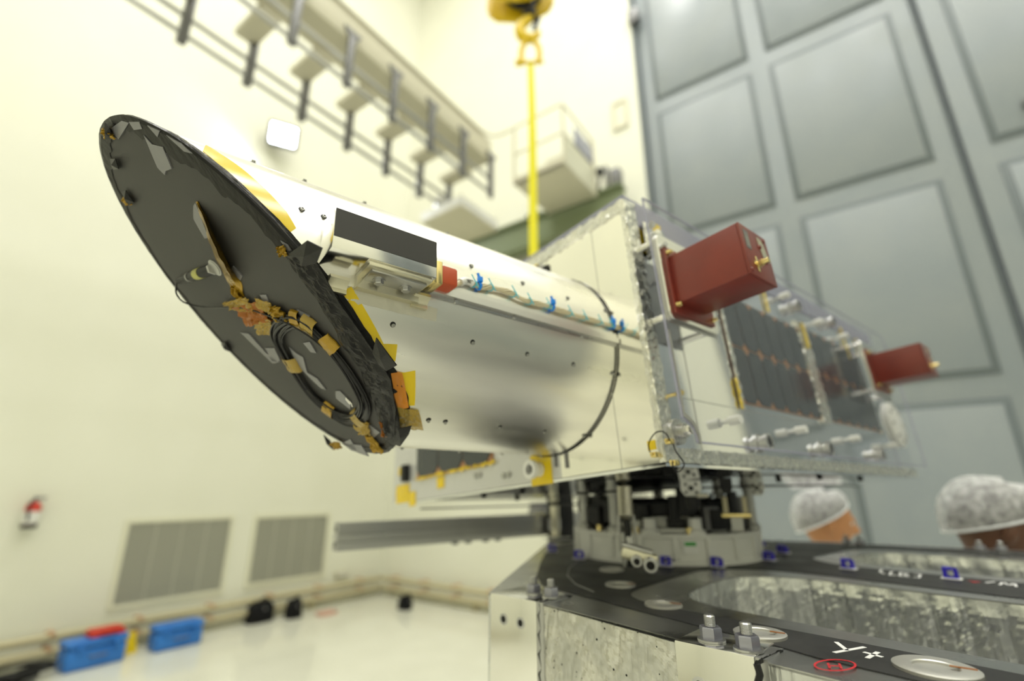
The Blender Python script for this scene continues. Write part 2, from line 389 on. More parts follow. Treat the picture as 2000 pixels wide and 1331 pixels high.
# hatch frame on the back wall
b = MB()
for a in ((-1.91, -1.70, H+4.84, H+4.875), (-1.91, -1.70, H+4.45, H+4.485), (-1.91, -1.875, H+4.485, H+4.84), (-1.735, -1.70, H+4.485, H+4.84)): b.box(a[0], a[1], YB-.03, YB, a[2], a[3])
t = thing('wall_hatch', 'small square beige hatch frame high on the back wall beside the door', 'hatch', (-1.8, YB, H+4.45))
build('frame', b, M['beige'], t); build('cover_plate', MB().box(-1.875, -1.735, YB-.012, YB, H+4.485, H+4.84), M['trimc'], t)
# fire extinguisher on the left wall
ex, ey, ez = XL+.075, 1.16, H-.28
t = thing('fire_extinguisher', 'small red and white fire extinguisher hung on the left wall', 'fire extinguisher', (ex, ey, ez))
build('cylinder', MB().lathe([(.0, .03), (.05, .03), (.052, .10), (.052, .16), (.04, .19), (.018, .205), (.0, .205)], (ex, ey, ez), 24), M['red'], t)
build('label_band', MB().lathe([(.0525, .035), (.0535, .04), (.0535, .125), (.0525, .13)], (ex, ey, ez), 24), M['sleeve'], t)
build('base_ring', MB().lathe([(.0, 0), (.052, 0), (.054, .01), (.053, .032), (.0, .032)], (ex, ey, ez), 24), M['black'], t)
build('valve', MB().cyl((ex, ey, ez+.2), (ex, ey, ez+.235), .014, 12).box(ex-.01, ex+.01, ey-.01, ey+.07, ez+.235, ez+.245).box(ex-.01, ex+.01, ey-.01, ey+.06, ez+.222, ez+.230), M['steel'], t)
build('hose', MB().tube([(ex+.01, ey-.01, ez+.22), (ex+.05, ey-.03, ez+.21), (ex+.06, ey-.04, ez+.15), (ex+.058, ey-.03, ez+.06)], .008, 8), M['black'], t)
build('wall_bracket', MB().box(XL, XL+.03, ey-.03, ey+.03, ez+.10, ez+.20), M['steel'], t)
# wall floodlight
fx, fy, fz = XL+.22, 2.60, H+4.55
t = thing('wall_floodlight', 'bright white floodlight glaring high on the left wall', 'floodlight', (XL, fy, fz))
mx = Matrix.Translation((fx, fy, fz)) @ Matrix.Rotation(math.radians(-28), 4, 'Z') @ Matrix.Rotation(math.radians(28), 4, 'Y')
build('housing', MB().box(-.09, .05, -.185, .185, -.155, .155, mx, bev=.02), M['steel'], t)  # housing rim widened so its grey stands in for the halo round the lens
build('lens', MB().box(.05, .058, -.145, .145, -.115, .115, mx), M['flood'], t)
build('wall_arm', MB().box(XL, fx-.06, fy-.03, fy+.03, fz-.02, fz+.02), M['steel'], t)
area('wall_flood_lamp', HALL @ (mx @ Vector((.075, 0, 0))), .34, 22, (.88, .92, 1), (mx.to_3x3() @ Matrix.Rotation(-PI/2, 3, 'Y')).to_euler(), .22)

# ---- things on the floor by the left wall
def crate(cx, cy, L, Wd, Ht, rz, label, lidm='crate'):
    t = thing('tool_crate', label, 'crate', (cx, cy, FZ), 'blue crates by the left wall')
    mx = Matrix.Translation((cx, cy, FZ)) @ Matrix.Rotation(rz, 4, 'Z')
    build('body', MB().box(-Wd/2, Wd/2, -L/2, L/2, 0, Ht*.72, mx, bev=.02), M['crate'], t)
    build('lid', MB().box(-Wd/2-.008, Wd/2+.008, -L/2-.008, L/2+.008, Ht*.72+.003, Ht, mx, bev=.025), M['crate'], t)
    for s in (-.3, .3): build('latch', MB().box(Wd/2+.004, Wd/2+.02, s*L-.02, s*L+.02, Ht*.6, Ht*.84, mx, bev=.004), M['crate'], t)
    build('handle', MB().tube([mx @ Vector((Wd/2, -.06, Ht*.45)), mx @ Vector((Wd/2+.03, -.05, Ht*.45)), mx @ Vector((Wd/2+.03, .05, Ht*.45)), mx @ Vector((Wd/2, .06, Ht*.45))], .006, 8), M['steel'], t)
    return t
crate(-5.46, 1.71, .40, .22, .21, .04, 'long blue crate with a red case lying on top, left of the other')
crate(-5.45, 2.32, .38, .20, .20, .0, 'blue crate with nothing on it, right of the one under the red case')
t = thing('red_case', 'flat red case lying on the left blue crate', 'case', (-5.46, 1.76, FZ+.212))
build('shell', MB().box(-5.55, -5.37, 1.65, 1.89, FZ+.212, FZ+.245, bev=.012), M['red'], t)
build('lid', MB().box(-5.54, -5.38, 1.66, 1.88, FZ+.246, FZ+.262, bev=.008), M['red'], t)
build('handle', MB().tube([(-5.37, 1.72, FZ+.23), (-5.34, 1.73, FZ+.23), (-5.34, 1.81, FZ+.23), (-5.37, 1.82, FZ+.23)], .005, 8), M['black'], t)
def bag(cx, cy, L, D, Ht, label, strap=True):
    t = thing('equipment_bag', label, 'bag', (cx, cy, FZ), 'black bags on the floor')
    def f(sgn):
        def g(u, v):
            a = 2*PI*u; z = v*Ht; k = (1-max(0, v-.55)**2*1.9); e = .38
            cxs = abs(math.cos(a))**e*math.copysign(1, math.cos(a)); sxs = abs(math.sin(a))**e*math.copysign(1, math.sin(a))
            p = Vector((cx+cxs*D/2*k, cy+sxs*L/2*k, FZ+z))
            return p+Vector((noise.noise(p*9), noise.noise(p*9+Vector((5, 5, 5))), 0))*.012
        return g
    b = MB(); b.grid(f(1), 36, 10, True)
    top = [v for v in b.bm.verts if abs(v.co.z-Ht-FZ) < 1e-4]; bot = [v for v in b.bm.verts if v.co.z < FZ+1e-4]
    b.bm.faces.new(top); b.bm.faces.new(bot[::-1])
    build('body', b, M['blackfab'], t)
    pts = [(cx+D*.3, cy+(-.18+.36*i/8)*L*1.2, FZ+Ht*.93+math.sin(PI*i/8)*Ht*.22) for i in range(9)]
    build('handle', MB().tube(pts, .010, 8), M['blackfab'], t)
    build('front_pocket', MB().box(cx+D*.42, cx+D*.56, cy-L*.3, cy+L*.3, FZ+.03, FZ+Ht*.55, bev=.02), M['blackfab'], t)
    build('badge', MB().cyl((cx+D*.56, cy, FZ+Ht*.66), (cx+D*.565, cy, FZ+Ht*.66), .015, 12), M['steel'], t)
    return t
bag(-5.66, 3.22, .27, .16, .21, 'wide black shoulder bag on the floor below the right vent')
bag(-5.52, 3.53, .16, .14, .19, 'upright black rucksack next to the wide shoulder bag')
bag(-4.78, 4.52, .12, .15, .15, 'small black bag alone against the back wall rail')
t = thing('cable_pile', 'dark cables and tools heaped on the floor at lower left', 'cables', (-5.25, 1.12, FZ))
b = MB()
for k in range(7):
    cx, cy, r = -5.38+rnd(-.08, .08), 1.24+rnd(-.16, .16), rnd(.07, .13)
    b.tube([(cx+r*math.cos(a*.4), cy+1.5*r*math.sin(a*.4), FZ+.014+k*.014+.004*math.sin(a)) for a in range(16)], .012, 8, True)
build('coils', b, M['black'], t)
build('tool', MB().box(-5.36, -5.21, 1.3, 1.34, FZ, FZ+.02, bev=.004), M['galv'], t)
t = thing('folded_sheet', 'thin reddish folded sheet lying flat by the rucksack', 'sheet', (-5.35, 3.85, FZ))
build('cloth', MB().slab(lambda u, v: Vector((-5.42+.14*u, 3.74+.20*v, FZ+.03+.012*noise.noise(Vector((u*5, v*5, 0))))), lambda u, v: Vector((-5.42+.14*u, 3.74+.20*v, FZ)), 10, 10), mat('dusty_pink', (.55, .33, .25), .7), t)
t = thing('warning_stand', 'small yellow folding floor sign between the blue crates', 'floor sign', (-5.56, 2.0, FZ))
for s in (-1, 1): build('board', MB().prism([(-.06, 0), (.06, 0), (.03, .17), (-.03, .17)], 'x', -.004, .004, Matrix.Translation((-5.56+s*.03, 2.0, FZ)) @ Matrix.Rotation(-s*.17, 4, 'Y')), M['ytape'], t)

# ================================================================== OVERHEAD CRANE
XN, XF_, ZG = -3.03, -3.71, H+3.29          # near and far line of the bridge walkway
t = thing('crane_bridge', 'overhead crane bridge with beige girder, brackets and conductor rails', 'crane bridge', (XN, 2, ZG))
CRB = t
YE = 3.9
build('girder', MB().box(XN-.34, XN-.01, YF+.1, YE-.03, ZG+.50, ZG+.80, bev=.01), M['beige'], t)
b = MB(); b.tube([(XN, YF+.2, H+4.09), (XN, 3.62, H+4.09), (XN+.012, 3.72, H+4.09), (XN+.05, 3.80, H+4.09), (XN+.12, 3.84, H+4.09), (XN+.20, 3.85, H+4.09), (-2.71, 3.85, H+4.09)], .014, 12)
build('handrail', b, M['beige'], t)
for k, (x, z) in enumerate(((XN-.02, ZG+.07), (XN-.02, ZG+.26), (XF_, ZG+.085), (XF_, ZG+.25))):
    build('conductor_rail', MB().tube([(x, YF+.1, z), (x, YE+.0 if x > -3.2 else YE-.1, z)], .021, 10), M['galv'], t)
y = YE-.04-13*.5
while y < YE:
    x = XN
    b = MB().box(x-.03, x+.015, y-.032, y+.032, ZG, ZG+.52, bev=.004).prism([(-.09, .60), (.09, .60), (.03, .50), (-.03, .50)], 'x', x-.02, x+.012, Matrix.Translation((0, y, ZG)))
    build('hanger_post', b, M['steel'], t)
    build('hanger_post', MB().box(XF_-.03, XF_+.03, y-.032, y+.032, ZG, ZG+.47, bev=.004), M['steel'], t)
    build('cross_plate', MB().box(XF_-.03, XN-.30, y-.16, y+.02, ZG+.44, ZG+.455).box(XF_-.03, XN-.30, y-.16, y-.145, ZG+.455, ZG+.50), M['beige'], t)
    y += .5
# end carriage with cage
X0, X1, Y0, Y1, Z0, Z1 = -2.69, -2.04, 3.85, 4.6, H+3.31, H+4.09
t = thing('crane_cage', 'cream railed crane platform with a striped sign, right of the bridge', 'crane platform', ((X0+X1)/2, Y0, Z0))
build('platform', MB().box(X0, X1, Y0, Y1, Z0, Z0+.03, bev=.004).box(X0, X1, Y0, Y0+.02, Z0, Z0+.09), M['beige'], t)
b = MB()
for (x, y) in ((X0, Y0), (X1, Y0), (X1, Y1), (X0, Y1)): b.box(x-.012, x+.012, y-.012, y+.012, Z0, Z1)
build('posts', b, M['beige'], t)
b = MB()
for z in (Z1, Z0+.40):
    b.tube([(X0, Y0, z), (X1, Y0, z)], .012, 10); b.tube([(X1, Y0, z), (X1, Y1, z)], .012, 10); b.tube([(X0, Y1, z), (X1, Y1, z)], .012, 10)
build('rails', b, M['beige'], t)
build('side_sheet', MB().box(X1-.004, X1+.002, Y0+.04, Y1-.02, Z0+.03, Z0+.36), M['trimc'], t)
s = build('sign', MB().box(X1+.004, X1+.014, Y0+.26, Y0+.68, Z0+.40, Z0+.64), M['signb'], t)
b = MB()
for i in range(7): b.box(X1+.015, X1+.018, Y0+.28+i*.055, Y0+.305+i*.055, Z0+.42, Z0+.62)
build('stripes', b, M['whitem'], s)
build('motor', MB().lathe([(.0, -.07), (.05, -.07), (.055, 0), (.05, .07), (.0, .07)], seg=20, mx=Matrix.Translation((-2.30, Y0+.35, Z0+.10)) @ Matrix.Rotation(PI/2, 4, 'X')), M['green'], t)
t = thing('crane_service_basket', 'lower cream crane basket hanging left behind the sling', 'crane basket', (-3.7, 4.0, H+3.2))
sx0, sx1, sy0, sy1, sz = -3.93, -3.28, 3.62, 4.32, H+3.14
build('tray', MB().box(sx0, sx1, sy0, sy1, sz, sz+.03, bev=.005), M['beige'], t)
build('tray_sides', MB().box(sx0, sx1, sy0, sy0+.012, sz+.03, sz+.14).box(sx0, sx0+.012, sy0+.012, sy1, sz+.03, sz+.14).box(sx1-.012, sx1, sy0+.012, sy1, sz+.03, sz+.14), M['whitem'], t)
b = MB()
for (x, y) in ((sx0+.02, sy0+.02), (sx1-.02, sy0+.02), (sx1-.02, sy1-.02), (sx0+.02, sy1-.02)): b.box(x-.010, x+.010, y-.010, y+.010, sz+.03, ZG+.02)
build('hanger', b, M['beige'], t)
b = MB().box(sx0+.16, sx0+.26, sy0+.05, sy0+.15, sz+.04, sz+.34, bev=.01).box(sx0+.20, sx0+.32, sy0+.10, sy0+.2, sz+.18, sz+.26, bev=.01)
build('gear_box', b, M['galv'], t)
t = thing('runway_beam', 'olive green crane runway beam along the back wall', 'beam', (-3.4, 4.75, H+3.0))
build('web', MB().box(-5.75, -1.72, 4.66, 4.70, H+3.0, H+3.36), M['green'], t)
build('flange', MB().box(-5.75, -1.72, 4.60, 4.76, H+3.36, H+3.385), M['green'], t)
build('flange', MB().box(-5.75, -1.72, 4.60, 4.76, H+2.975, H+3.0), M['green'], t)
build('wall_bracket', MB().box(-5.75, -1.72, 4.70, 5.0, H+3.1, H+3.2), M['green'], t)
for nm, x, w_ in (('left', -4.15, .12), ('middle', -2.95, .10), ('right', -2.15, .14)):
    t = thing('crane_wheel_box', 'dark end wheel box on the green beam, the %s of three' % nm, 'wheel box', (x, 4.68, H+3.386), 'wheel boxes on the green beam')
    build('casing', MB().box(x-w_, x+w_, 4.62, 4.74, H+3.386, H+3.44, bev=.01), M['black'], t)
    build('wheel', MB().cyl((x, 4.60, H+3.42), (x, 4.76, H+3.42), .03, 16), M['steel'], t)
t = thing('end_buffer', 'dark upright stop on the right end of the green beam', 'end stop', (-1.80, 4.68, H+3.386))
build('plate', MB().box(-1.86, -1.74, 4.62, 4.74, H+3.386, H+3.62, bev=.01), M['steel'], t)
build('stop_arm', MB().box(-1.93, -1.90, 4.64, 4.72, H+3.386, H+3.72, bev=.005), M['steel'], t)
build('foot', MB().box(-1.93, -1.74, 4.62, 4.74, H+3.386, H+3.40), M['steel'], t)
t = thing('buffer_spring', 'small black buffer on a rod beside the crane platform', 'buffer', (-2.02, 4.62, H+3.39))
build('rod', MB().cyl((-2.02, 4.63, H+3.39), (-1.98, 4.63, H+3.62), .018, 10), M['black'], t)
build('head', MB().lathe([(.0, 0), (.04, 0), (.05, .05), (.04, .09), (.0, .09)], (-1.98, 4.63, H+3.60), 16), M['black'], t)

# ---- hook block, hook, shackle and sling
G = None
hx, hy = -1.54, 2.43
fwd = Vector((hx, hy, 0)).normalized(); side = Vector((fwd.y, -fwd.x, 0))
HM = Matrix(((side.x, fwd.x, 0, hx), (side.y, fwd.y, 0, hy), (0, 0, 1, 0), (0, 0, 0, 1)))
hz = H+3.62
t = thing('hook_block', 'yellow crane hook block with a black swivel at the top', 'hook block', (hx, hy, hz))
prof = [(-.34, .42), (-.35, .16), (-.33, .09), (-.27, .035), (-.10, .02), (.0, .02), (.07, .06), (.16, .11), (.20, .2), (.20, .42)]
for s in (-1, 1): build('side_plate', MB().prism([(a, hz+b_) for a, b_ in prof], 'y', s*.09-.02, s*.09+.02, HM, bev=.008), M['yellow'], t)
build('sheave', MB().lathe([(.0, -.05), (.15, -.05), (.12, 0), (.15, .05), (.0, .05)], seg=32, mx=HM @ Matrix.Translation((-.05, 0, hz+.24)) @ Matrix.Rotation(PI/2, 4, 'X')), M['black'], t)
build('swivel', MB().lathe([(.0, 0), (.05, 0), (.055, .05), (.04, .16), (.0, .16)], (hx, hy, hz-.06), 20), M['black'], t)
t = thing('crane_hook', 'yellow forged crane hook with a black latch under the block', 'hook', (hx, hy, hz-.28))
hp = [(0, -.02), (-.005, -.07), (-.05, -.12), (-.075, -.18), (-.06, -.245), (0, -.275), (.055, -.245), (.07, -.19)]
import itertools
def smooth_pts(P, n=6, closed=False):
    P = [Vector(p) for p in P]; out = []; m = len(P)
    rng = range(m) if closed else range(m-1)
    for i in rng:
        if closed: p0, p1, p2, p3 = P[i-1], P[i], P[(i+1) % m], P[(i+2) % m]
        else: p0, p1, p2, p3 = P[max(i-1, 0)], P[i], P[i+1], P[min(i+2, m-1)]
        for k in range(n):
            s = k/n; out.append(.5*((2*p1)+(-p0+p2)*s+(2*p0-5*p1+4*p2-p3)*s*s+(-p0+3*p1-3*p2+p3)*s**3))
    if not closed: out.append(P[-1])
    return out
pts = smooth_pts([HM @ Vector((a, 0, hz+b_)) for a, b_ in hp]); n = len(pts)
build('hook_body', MB().tube(pts, .03, 14, radii=[.026+.020*math.sin(PI*i/(n-1)) - .016*(i/(n-1))**4 for i in range(n)]), M['yellow'], t)
build('latch', MB().prism([(.05, hz-.06), (.085, hz-.07), (.045, hz-.19), (.015, hz-.18)], 'y', -.012, .012, HM), M['black'], t)
t = thing('bow_shackle', 'yellow bow shackle between the crane hook and the sling', 'shackle', (hx, hy, hz-.56))
pts = smooth_pts([HM @ Vector((a, b_, hz+c_)) for a, b_, c_ in ((-.055, 0, -.52), (-.07, 0, -.42), (-.05, 0, -.33), (0, 0, -.285), (.05, 0, -.33), (.07, 0, -.42), (.055, 0, -.52))])
build('bow', MB().tube(pts, .022, 12), M['yellow'], t)
build('pin', MB().cyl(HM @ Vector((-.10, 0, hz-.51)), HM @ Vector((.10, 0, hz-.51)), .014, 12).cyl(HM @ Vector((-.115, 0, hz-.51)), HM @ Vector((-.075, 0, hz-.51)), .026, 8), M['yellow'], t)
b = MB()
zt, zb = hz-.50, H-.05
def sl(u, v):
    z = zt+(zb-zt)*v; wv = .022+.010*min(1, v*3); tw = .9*math.sin(v*2.6)*(1-v)
    return HM @ Vector(((u-.5)*2*wv*math.cos(tw)+.004*math.sin(v*9), (u-.5)*2*wv*math.sin(tw), z))
b.slab(lambda u, v: sl(u, v)+fwd*.003, lambda u, v: sl(u, v)-fwd*.003, 4, 60)
t = thing('lifting_sling', 'bright yellow webbing sling hanging from the shackle behind the satellite', 'sling', (hx, hy, zb))
build('webbing', b, M['sling'], t)
build('weight_hook', MB().lathe([(.0, 0), (.05, 0), (.06, .03), (.05, .09), (.0, .10)], (hx, hy, zb-.10), 20), M['steel'], t)

# ================================================================== SATELLITE FRAME
G = None                                    # from here on nothing is scaled about the camera
# n = out of the mirror side panel, t = along the telescope towards its bus, u = up
vN = Vector((.9586, -.2727, .0816)); vT = Vector((.2738, .9618, -.0019)); vN.normalize()
vT = (vT-vN*vT.dot(vN)).normalized(); vU = vN.cross(vT)
C0 = ray(1300, 903)*.7 + Vector((0, 0, H))
S = Matrix(((vN.x, vT.x, vU.x, C0.x), (vN.y, vT.y, vU.y, C0.y), (vN.z, vT.z, vU.z, C0.z), (0, 0, 0, 1)))
SI = S.inverted()
camS = SI @ Vector((0, 0, H))
def rs(x, y): r = ray(x, y); return Vector((r.dot(vN), r.dot(vT), r.dot(vU)))
def sp(x, y, ax, v):                        # sight line meets the satellite plane n/t/u = v
    r = rs(x, y); i = 'ntu'.index(ax); k = (v-camS[i])/r[i]; return camS+r*k
nc, uc, rr = -.2282, .2128, .17115          # telescope tube axis and radius
def cyl_pt(th, t, r=rr): return Vector((nc+r*math.cos(th), t, uc+r*math.sin(th)))
def cyl_hit(x, y):
    v = rs(x, y); d = Vector((v.x, v.z)); o = Vector((camS.x-nc, camS.z-uc))
    a = d.dot(d); b_ = 2*o.dot(d); c = o.dot(o)-rr*rr; D = max(b_*b_-4*a*c, 0)
    k = (-b_-math.sqrt(D))/(2*a); P = camS+v*k
    return P.y, math.atan2(P.z-uc, P.x-nc)
CT0, CTB = -.515, -1.08                     # slanted front opening: t = CT0 + CTB (u-uc)
fE1 = Vector((1, 0, 0)); fE2 = Vector((0, CTB, 1)).normalized(); fM = Vector((0, -1, CTB)).normalized()   # fM points out of the cover
FO = Vector((nc, CT0, uc)) + fM*.007
def face_pt(a, b_, h=0): return FO+fE1*a+fE2*b_+fM*h
def face_px(x, y, h=0):
    r = rs(x, y); k = (FO+fM*h-camS).dot(fM)/r.dot(fM); return camS+r*k

# ------------------------------------------------------------------ satellite bus
BW, BL, BH = -.872, 1.315, .462
sat = thing('satellite_bus', 'boxy satellite bus with polished panels and a solar panel, the telescope sticking out', 'satellite', (BW/2, BL/2, 0), frame=S)
build('front_panel', MB().box(-.215, -.004, 0, .012, .0, BH-.002), M['panel'], sat)
fp = build('solar_side_panel', MB().box(BW-.012, -.215, 0, .012, .0, BH-.002), M['greyp'], sat)
rp_ = build('mirror_side_panel', MB().box(-.014, 0, .012, BL, .0, BH), M['mirror'], sat)
build('top_panel', MB().box(BW, -.014, .012, BL, BH-.014, BH), M['greyp'], sat)
dk = build('bottom_deck', MB().box(BW-.012, -.0, .0, BL+.01, -.006, -.001), M['mirror'], sat)
build('far_panel', MB().box(BW, -.014, BL-.012, BL, 0, BH-.014), M['greyp'], sat)
build('left_panel', MB().box(BW, BW+.012, .012, BL-.012, 0, BH-.014), M['greyp'], sat)
# vertical seams and frame strips on the front
b = MB(); b.box(-.229, -.224, -.003, 0, .02, .12); b.box(-.202, -.197, -.003, 0, .015, .12); build('edge_strip', b, M['steel'], sat)
build('panel_seam', MB().box(-.0805, -.0797, -.0006, 0, .0, .46), M['ringg'], sat)
# solar cells on the front-left panel
cb = build('solar_panel', MB().box(-.745, -.415, -.004, 0, .050, .385), M['grid'], sat)
b = MB()
for i in range(3):
    for j in range(3):
        x0 = -.742+i*.109; z0 = .055+j*.109; b.prism([(x0+.016, z0), (x0+.089, z0), (x0+.105, z0+.016), (x0+.105, z0+.089), (x0+.089, z0+.105), (x0+.016, z0+.105), (x0, z0+.089), (x0, z0+.016)], 'y', -.006, -.004)
build('solar_cell', b, M['cell'], cb)
b = MB()
for i in range(26):
    x = -.75+i*.0135; b.box(x, x+rnd(.005, .012), -.0066, -.0045, .049+rnd(-.003, .001), .053+rnd(-.002, .004))
build('edge_tape', b, M['ytape'], cb)
# crinkled foil tape along the edges
def crinkle(p, a, s=60): return Vector((noise.noise(p*s), noise.noise(p*s+Vector((9, 1, 4))), noise.noise(p*s+Vector((3, 7, 2)))))*a
def strip(u0, u1, v0, v1, mapf, nu, nv, amp=.0012, th=.0015, jag=.0):
    def fo(u, v):
        uu = u0+(u1-u0)*u; vv = v0+(v1-v0)*v
        if jag and v in (0, 1): vv += jag*noise.noise(Vector((uu*70, v*9, 1)))
        p, n = mapf(uu, vv); return p+n*(th+amp*.5+amp*noise.noise(p*90))+crinkle(p, amp*.3, 200)
    def fi(u, v):
        p, n = mapf(u0+(u1-u0)*u, v0+(v1-v0)*v); return p
    return MB().slab(fo, fi, nu, nv)
def on_right(t_, u_): return Vector((0, t_, u_)), Vector((1, 0, 0))
def on_front(n_, u_): return Vector((n_, 0, u_)), Vector((0, -1, 0))
build('edge_foil', strip(0.0, BH, 0, .030, lambda a, b_: on_right(b_, a), 90, 8, .002, jag=.004), M['foil'], sat, 0)
build('edge_foil', strip(.03, BL, 0, .022, on_right, 240, 5, .0016, jag=.003), M['foil'], sat, 0)
build('edge_foil', strip(-.42, 0, BH-.024, BH-.001, on_front, 90, 5, .002, jag=.006), M['foil'], sat, 0)
build('edge_foil', strip(0.0, BH-.02, -.008, -.0, lambda a, b_: on_front(b_, a), 90, 3, .0014, jag=.002), M['foil'], sat, 0)
build('top_edge_film', MB().box(-.43, 0, -.002, .010, BH, BH+.008).box(-.006, .002, .0, BL, BH, BH+.008), M['lilac'], sat)
build('clear_edge_band', MB().box(.0005, .0025, .03, BL-.02, BH-.045, BH), M['lilac'], sat)
# two solar panels on the mirror side
def cells(t0, t1, u0, u1, nt_, nu_):
    p = build('solar_panel', MB().box(0, .003, t0, t1, u0, u1), M['grid'], sat); b = MB(); g = .0016
    dt = (t1-t0)/nt_; du = (u1-u0)/nu_
    for i in range(nt_):
        for j in range(nu_):
            a0 = t0+i*dt+g; a1 = t0+(i+1)*dt-g; b0 = u0+j*du+g; b1 = u0+(j+1)*du-g; c = .012
            b.prism([(a0+c, b0), (a1-c, b0), (a1, b0+c), (a1, b1-c), (a1-c, b1), (a0+c, b1), (a0, b1-c), (a0, b0+c)], 'x', .003, .0042)
    build('solar_cell', b, M['cell'], p); return p
s1 = cells(.276, .653, .118, .352, 6, 2); s2 = cells(.70, 1.09, .120, .362, 6, 2)
def jagstrip(t0, t1, u0, u1, m, nm, par, th=.002, h0=.0):
    build(nm, strip(u0, u1, t0, t1, lambda a, b_: (Vector((h0, b_, a)), Vector((1, 0, 0))), 60, 4, .0014, th, jag=.008), M[m], par, 0)
jagstrip(.652, .706, .112, .372, 'foil', 'divider_foil', sat, .005, .001)
jagstrip(.268, .277, .105, .352, 'foil', 'edge_tape', s1, .002, .003)
jagstrip(.262, .271, .105, .165, 'ytape', 'edge_tape', s1, .002, .003)
jagstrip(1.088, 1.10, .115, .368, 'foil', 'edge_foil', s2, .002, .0)
build('divider_tape', strip(.672, .686, .30, .368, lambda a, b_: (Vector((.009, a, b_)), Vector((1, 0, 0))), 8, 8), M['ytape'], sat)
# panel score lines
build('score_line', MB().box(0, .0006, .105, .1065, .0, .25).box(0, .0006, .04, .65, .1040, .1050), M['ringg'], sat)
# standoffs, connectors and caps on the mirror side
def stand(t_, u_, L=.03, r=.008):
    build('standoff', MB().lathe([(.0, 0), (r*.5, 0), (r*.5, L*.3), (r, L*.3), (r, L), (.0, L)], seg=16, mx=Matrix.Translation((0, t_, u_)) @ Matrix.Rotation(PI/2, 4, 'Y')), M['teflon'], sat)
for (t_, u_) in ((.77, .388), (.95, .384), (.196, .075), (.467, .078), (.78, .080), (1.08, .080), (.585, .417)): stand(t_, u_)
for (t_, u_) in ((.305, .044), (.600, .047), (.965, .050), (.66, .41), (.90, .42)):
    mx = Matrix.Translation((0, t_, u_)) @ Matrix.Rotation(PI/2, 4, 'Y')
    c = build('connector', MB().lathe([(.0, 0), (.017, 0), (.017, .004), (.012, .005), (.012, .013), (.015, .014), (.015, .022), (.010, .022), (.010, .016), (.0, .016)], seg=24, mx=mx), M['galv'], sat)
    build('socket_insert', MB().lathe([(.0, .0165), (.0085, .0165), (.0085, .018), (.0, .018)], seg=20, mx=mx), M['black'], c)
mx = Matrix.Translation((0, 1.245, .155)) @ Matrix.Rotation(PI/2, 4, 'Y')
c = build('round_port', MB().lathe([(.0, 0), (.068, 0), (.070, .008), (.062, .012), (.0, .012)], seg=40, mx=mx), M['teflon'], sat)
b = MB()
for k in range(8): b.cyl(mx @ Vector((.052*math.cos(k*PI/4), .052*math.sin(k*PI/4), .012)), mx @ Vector((.052*math.cos(k*PI/4), .052*math.sin(k*PI/4), .016)), .005, 8)
build('screws', b, M['ringg'], c)
# corner bracket with bolt, black loop lead
mx = Matrix.Translation((0, .040, .046)) @ Matrix.Rotation(PI/2, 4, 'Y')
c = build('corner_fitting', MB().lathe([(.0, 0), (.020, 0), (.020, .006), (.011, .007), (.011, .018), (.0, .018)], seg=24, mx=mx), M['alu'], sat)
build('fitting_bolt', MB().lathe([(.0, .018), (.007, .018), (.007, .026), (.0, .026)], seg=6, mx=mx), M['alub'], c)
def px_curve(L, r, f, n=8, seg=8): return MB().tube(smooth_pts([f(*p) for p in L], n), r, seg)
build('loop_lead', px_curve([(1272, 892), (1267, 868), (1278, 848), (1292, 843), (1303, 850), (1308, 862)], .0010, lambda x, y: sp(x, y, 't', -.012)), M['wire'], sat)
build('loop_lead', px_curve([(1312, 858), (1320, 882), (1332, 898), (1336, 910), (1326, 922), (1315, 914), (1314, 902)], .0010, lambda x, y: sp(x, y, 'n', .018)), M['wire'], sat)
for (x, y, ax, v) in ((1280, 889, 't', -.01), (1308, 863, 'n', .015), (1318, 905, 'n', .012)):
    p = sp(x, y, ax, v); c = build('lead_terminal', MB().box(p.x-.005, p.x+.005, p.y-.006, p.y+.006, p.z-.004, p.z+.004, bev=.0015).cyl(p, p+Vector((0.0, -.010, .002)), .0025, 8), M['gold'], sat)
build('tape_square', MB().box(-.026, -.012, -.0012, 0, .020, .034), M['ytape'], sat)
# gold SMA stub half way up the edge
p = Vector((0, .045, .105)); build('coax_stub', MB().cyl(p, p+Vector((.022, 0, 0)), .003, 10).cyl(p+Vector((.012, 0, 0)), p+Vector((.020, 0, 0)), .005, 6), M['gold'], sat)
# yellow tapes on the mirror side and at the top of the front face
for (t0, t1, u0, u1) in ((.072, .100, .398, .440), (.044, .070, .37, .425), (.50, .512, .36, .42), (1.0, 1.012, .33, .43), (1.13, 1.14, .37, .42)):
    build('tape_square', MB().box(.0035, .0045, t0, t1, u0, u1), M['ytape'], sat)
for x0 in (1038, 1058):
    P = [sp(x0, 533, 't', 0), sp(x0+14, 520, 't', 0)]
    build('tape_square', MB().box(min(P[0].x, P[1].x), max(P[0].x, P[1].x), -.004, -.0025, P[0].z-.012, P[1].z+.004), M['ytape'] if x0 < 1050 else M['black'], sat)
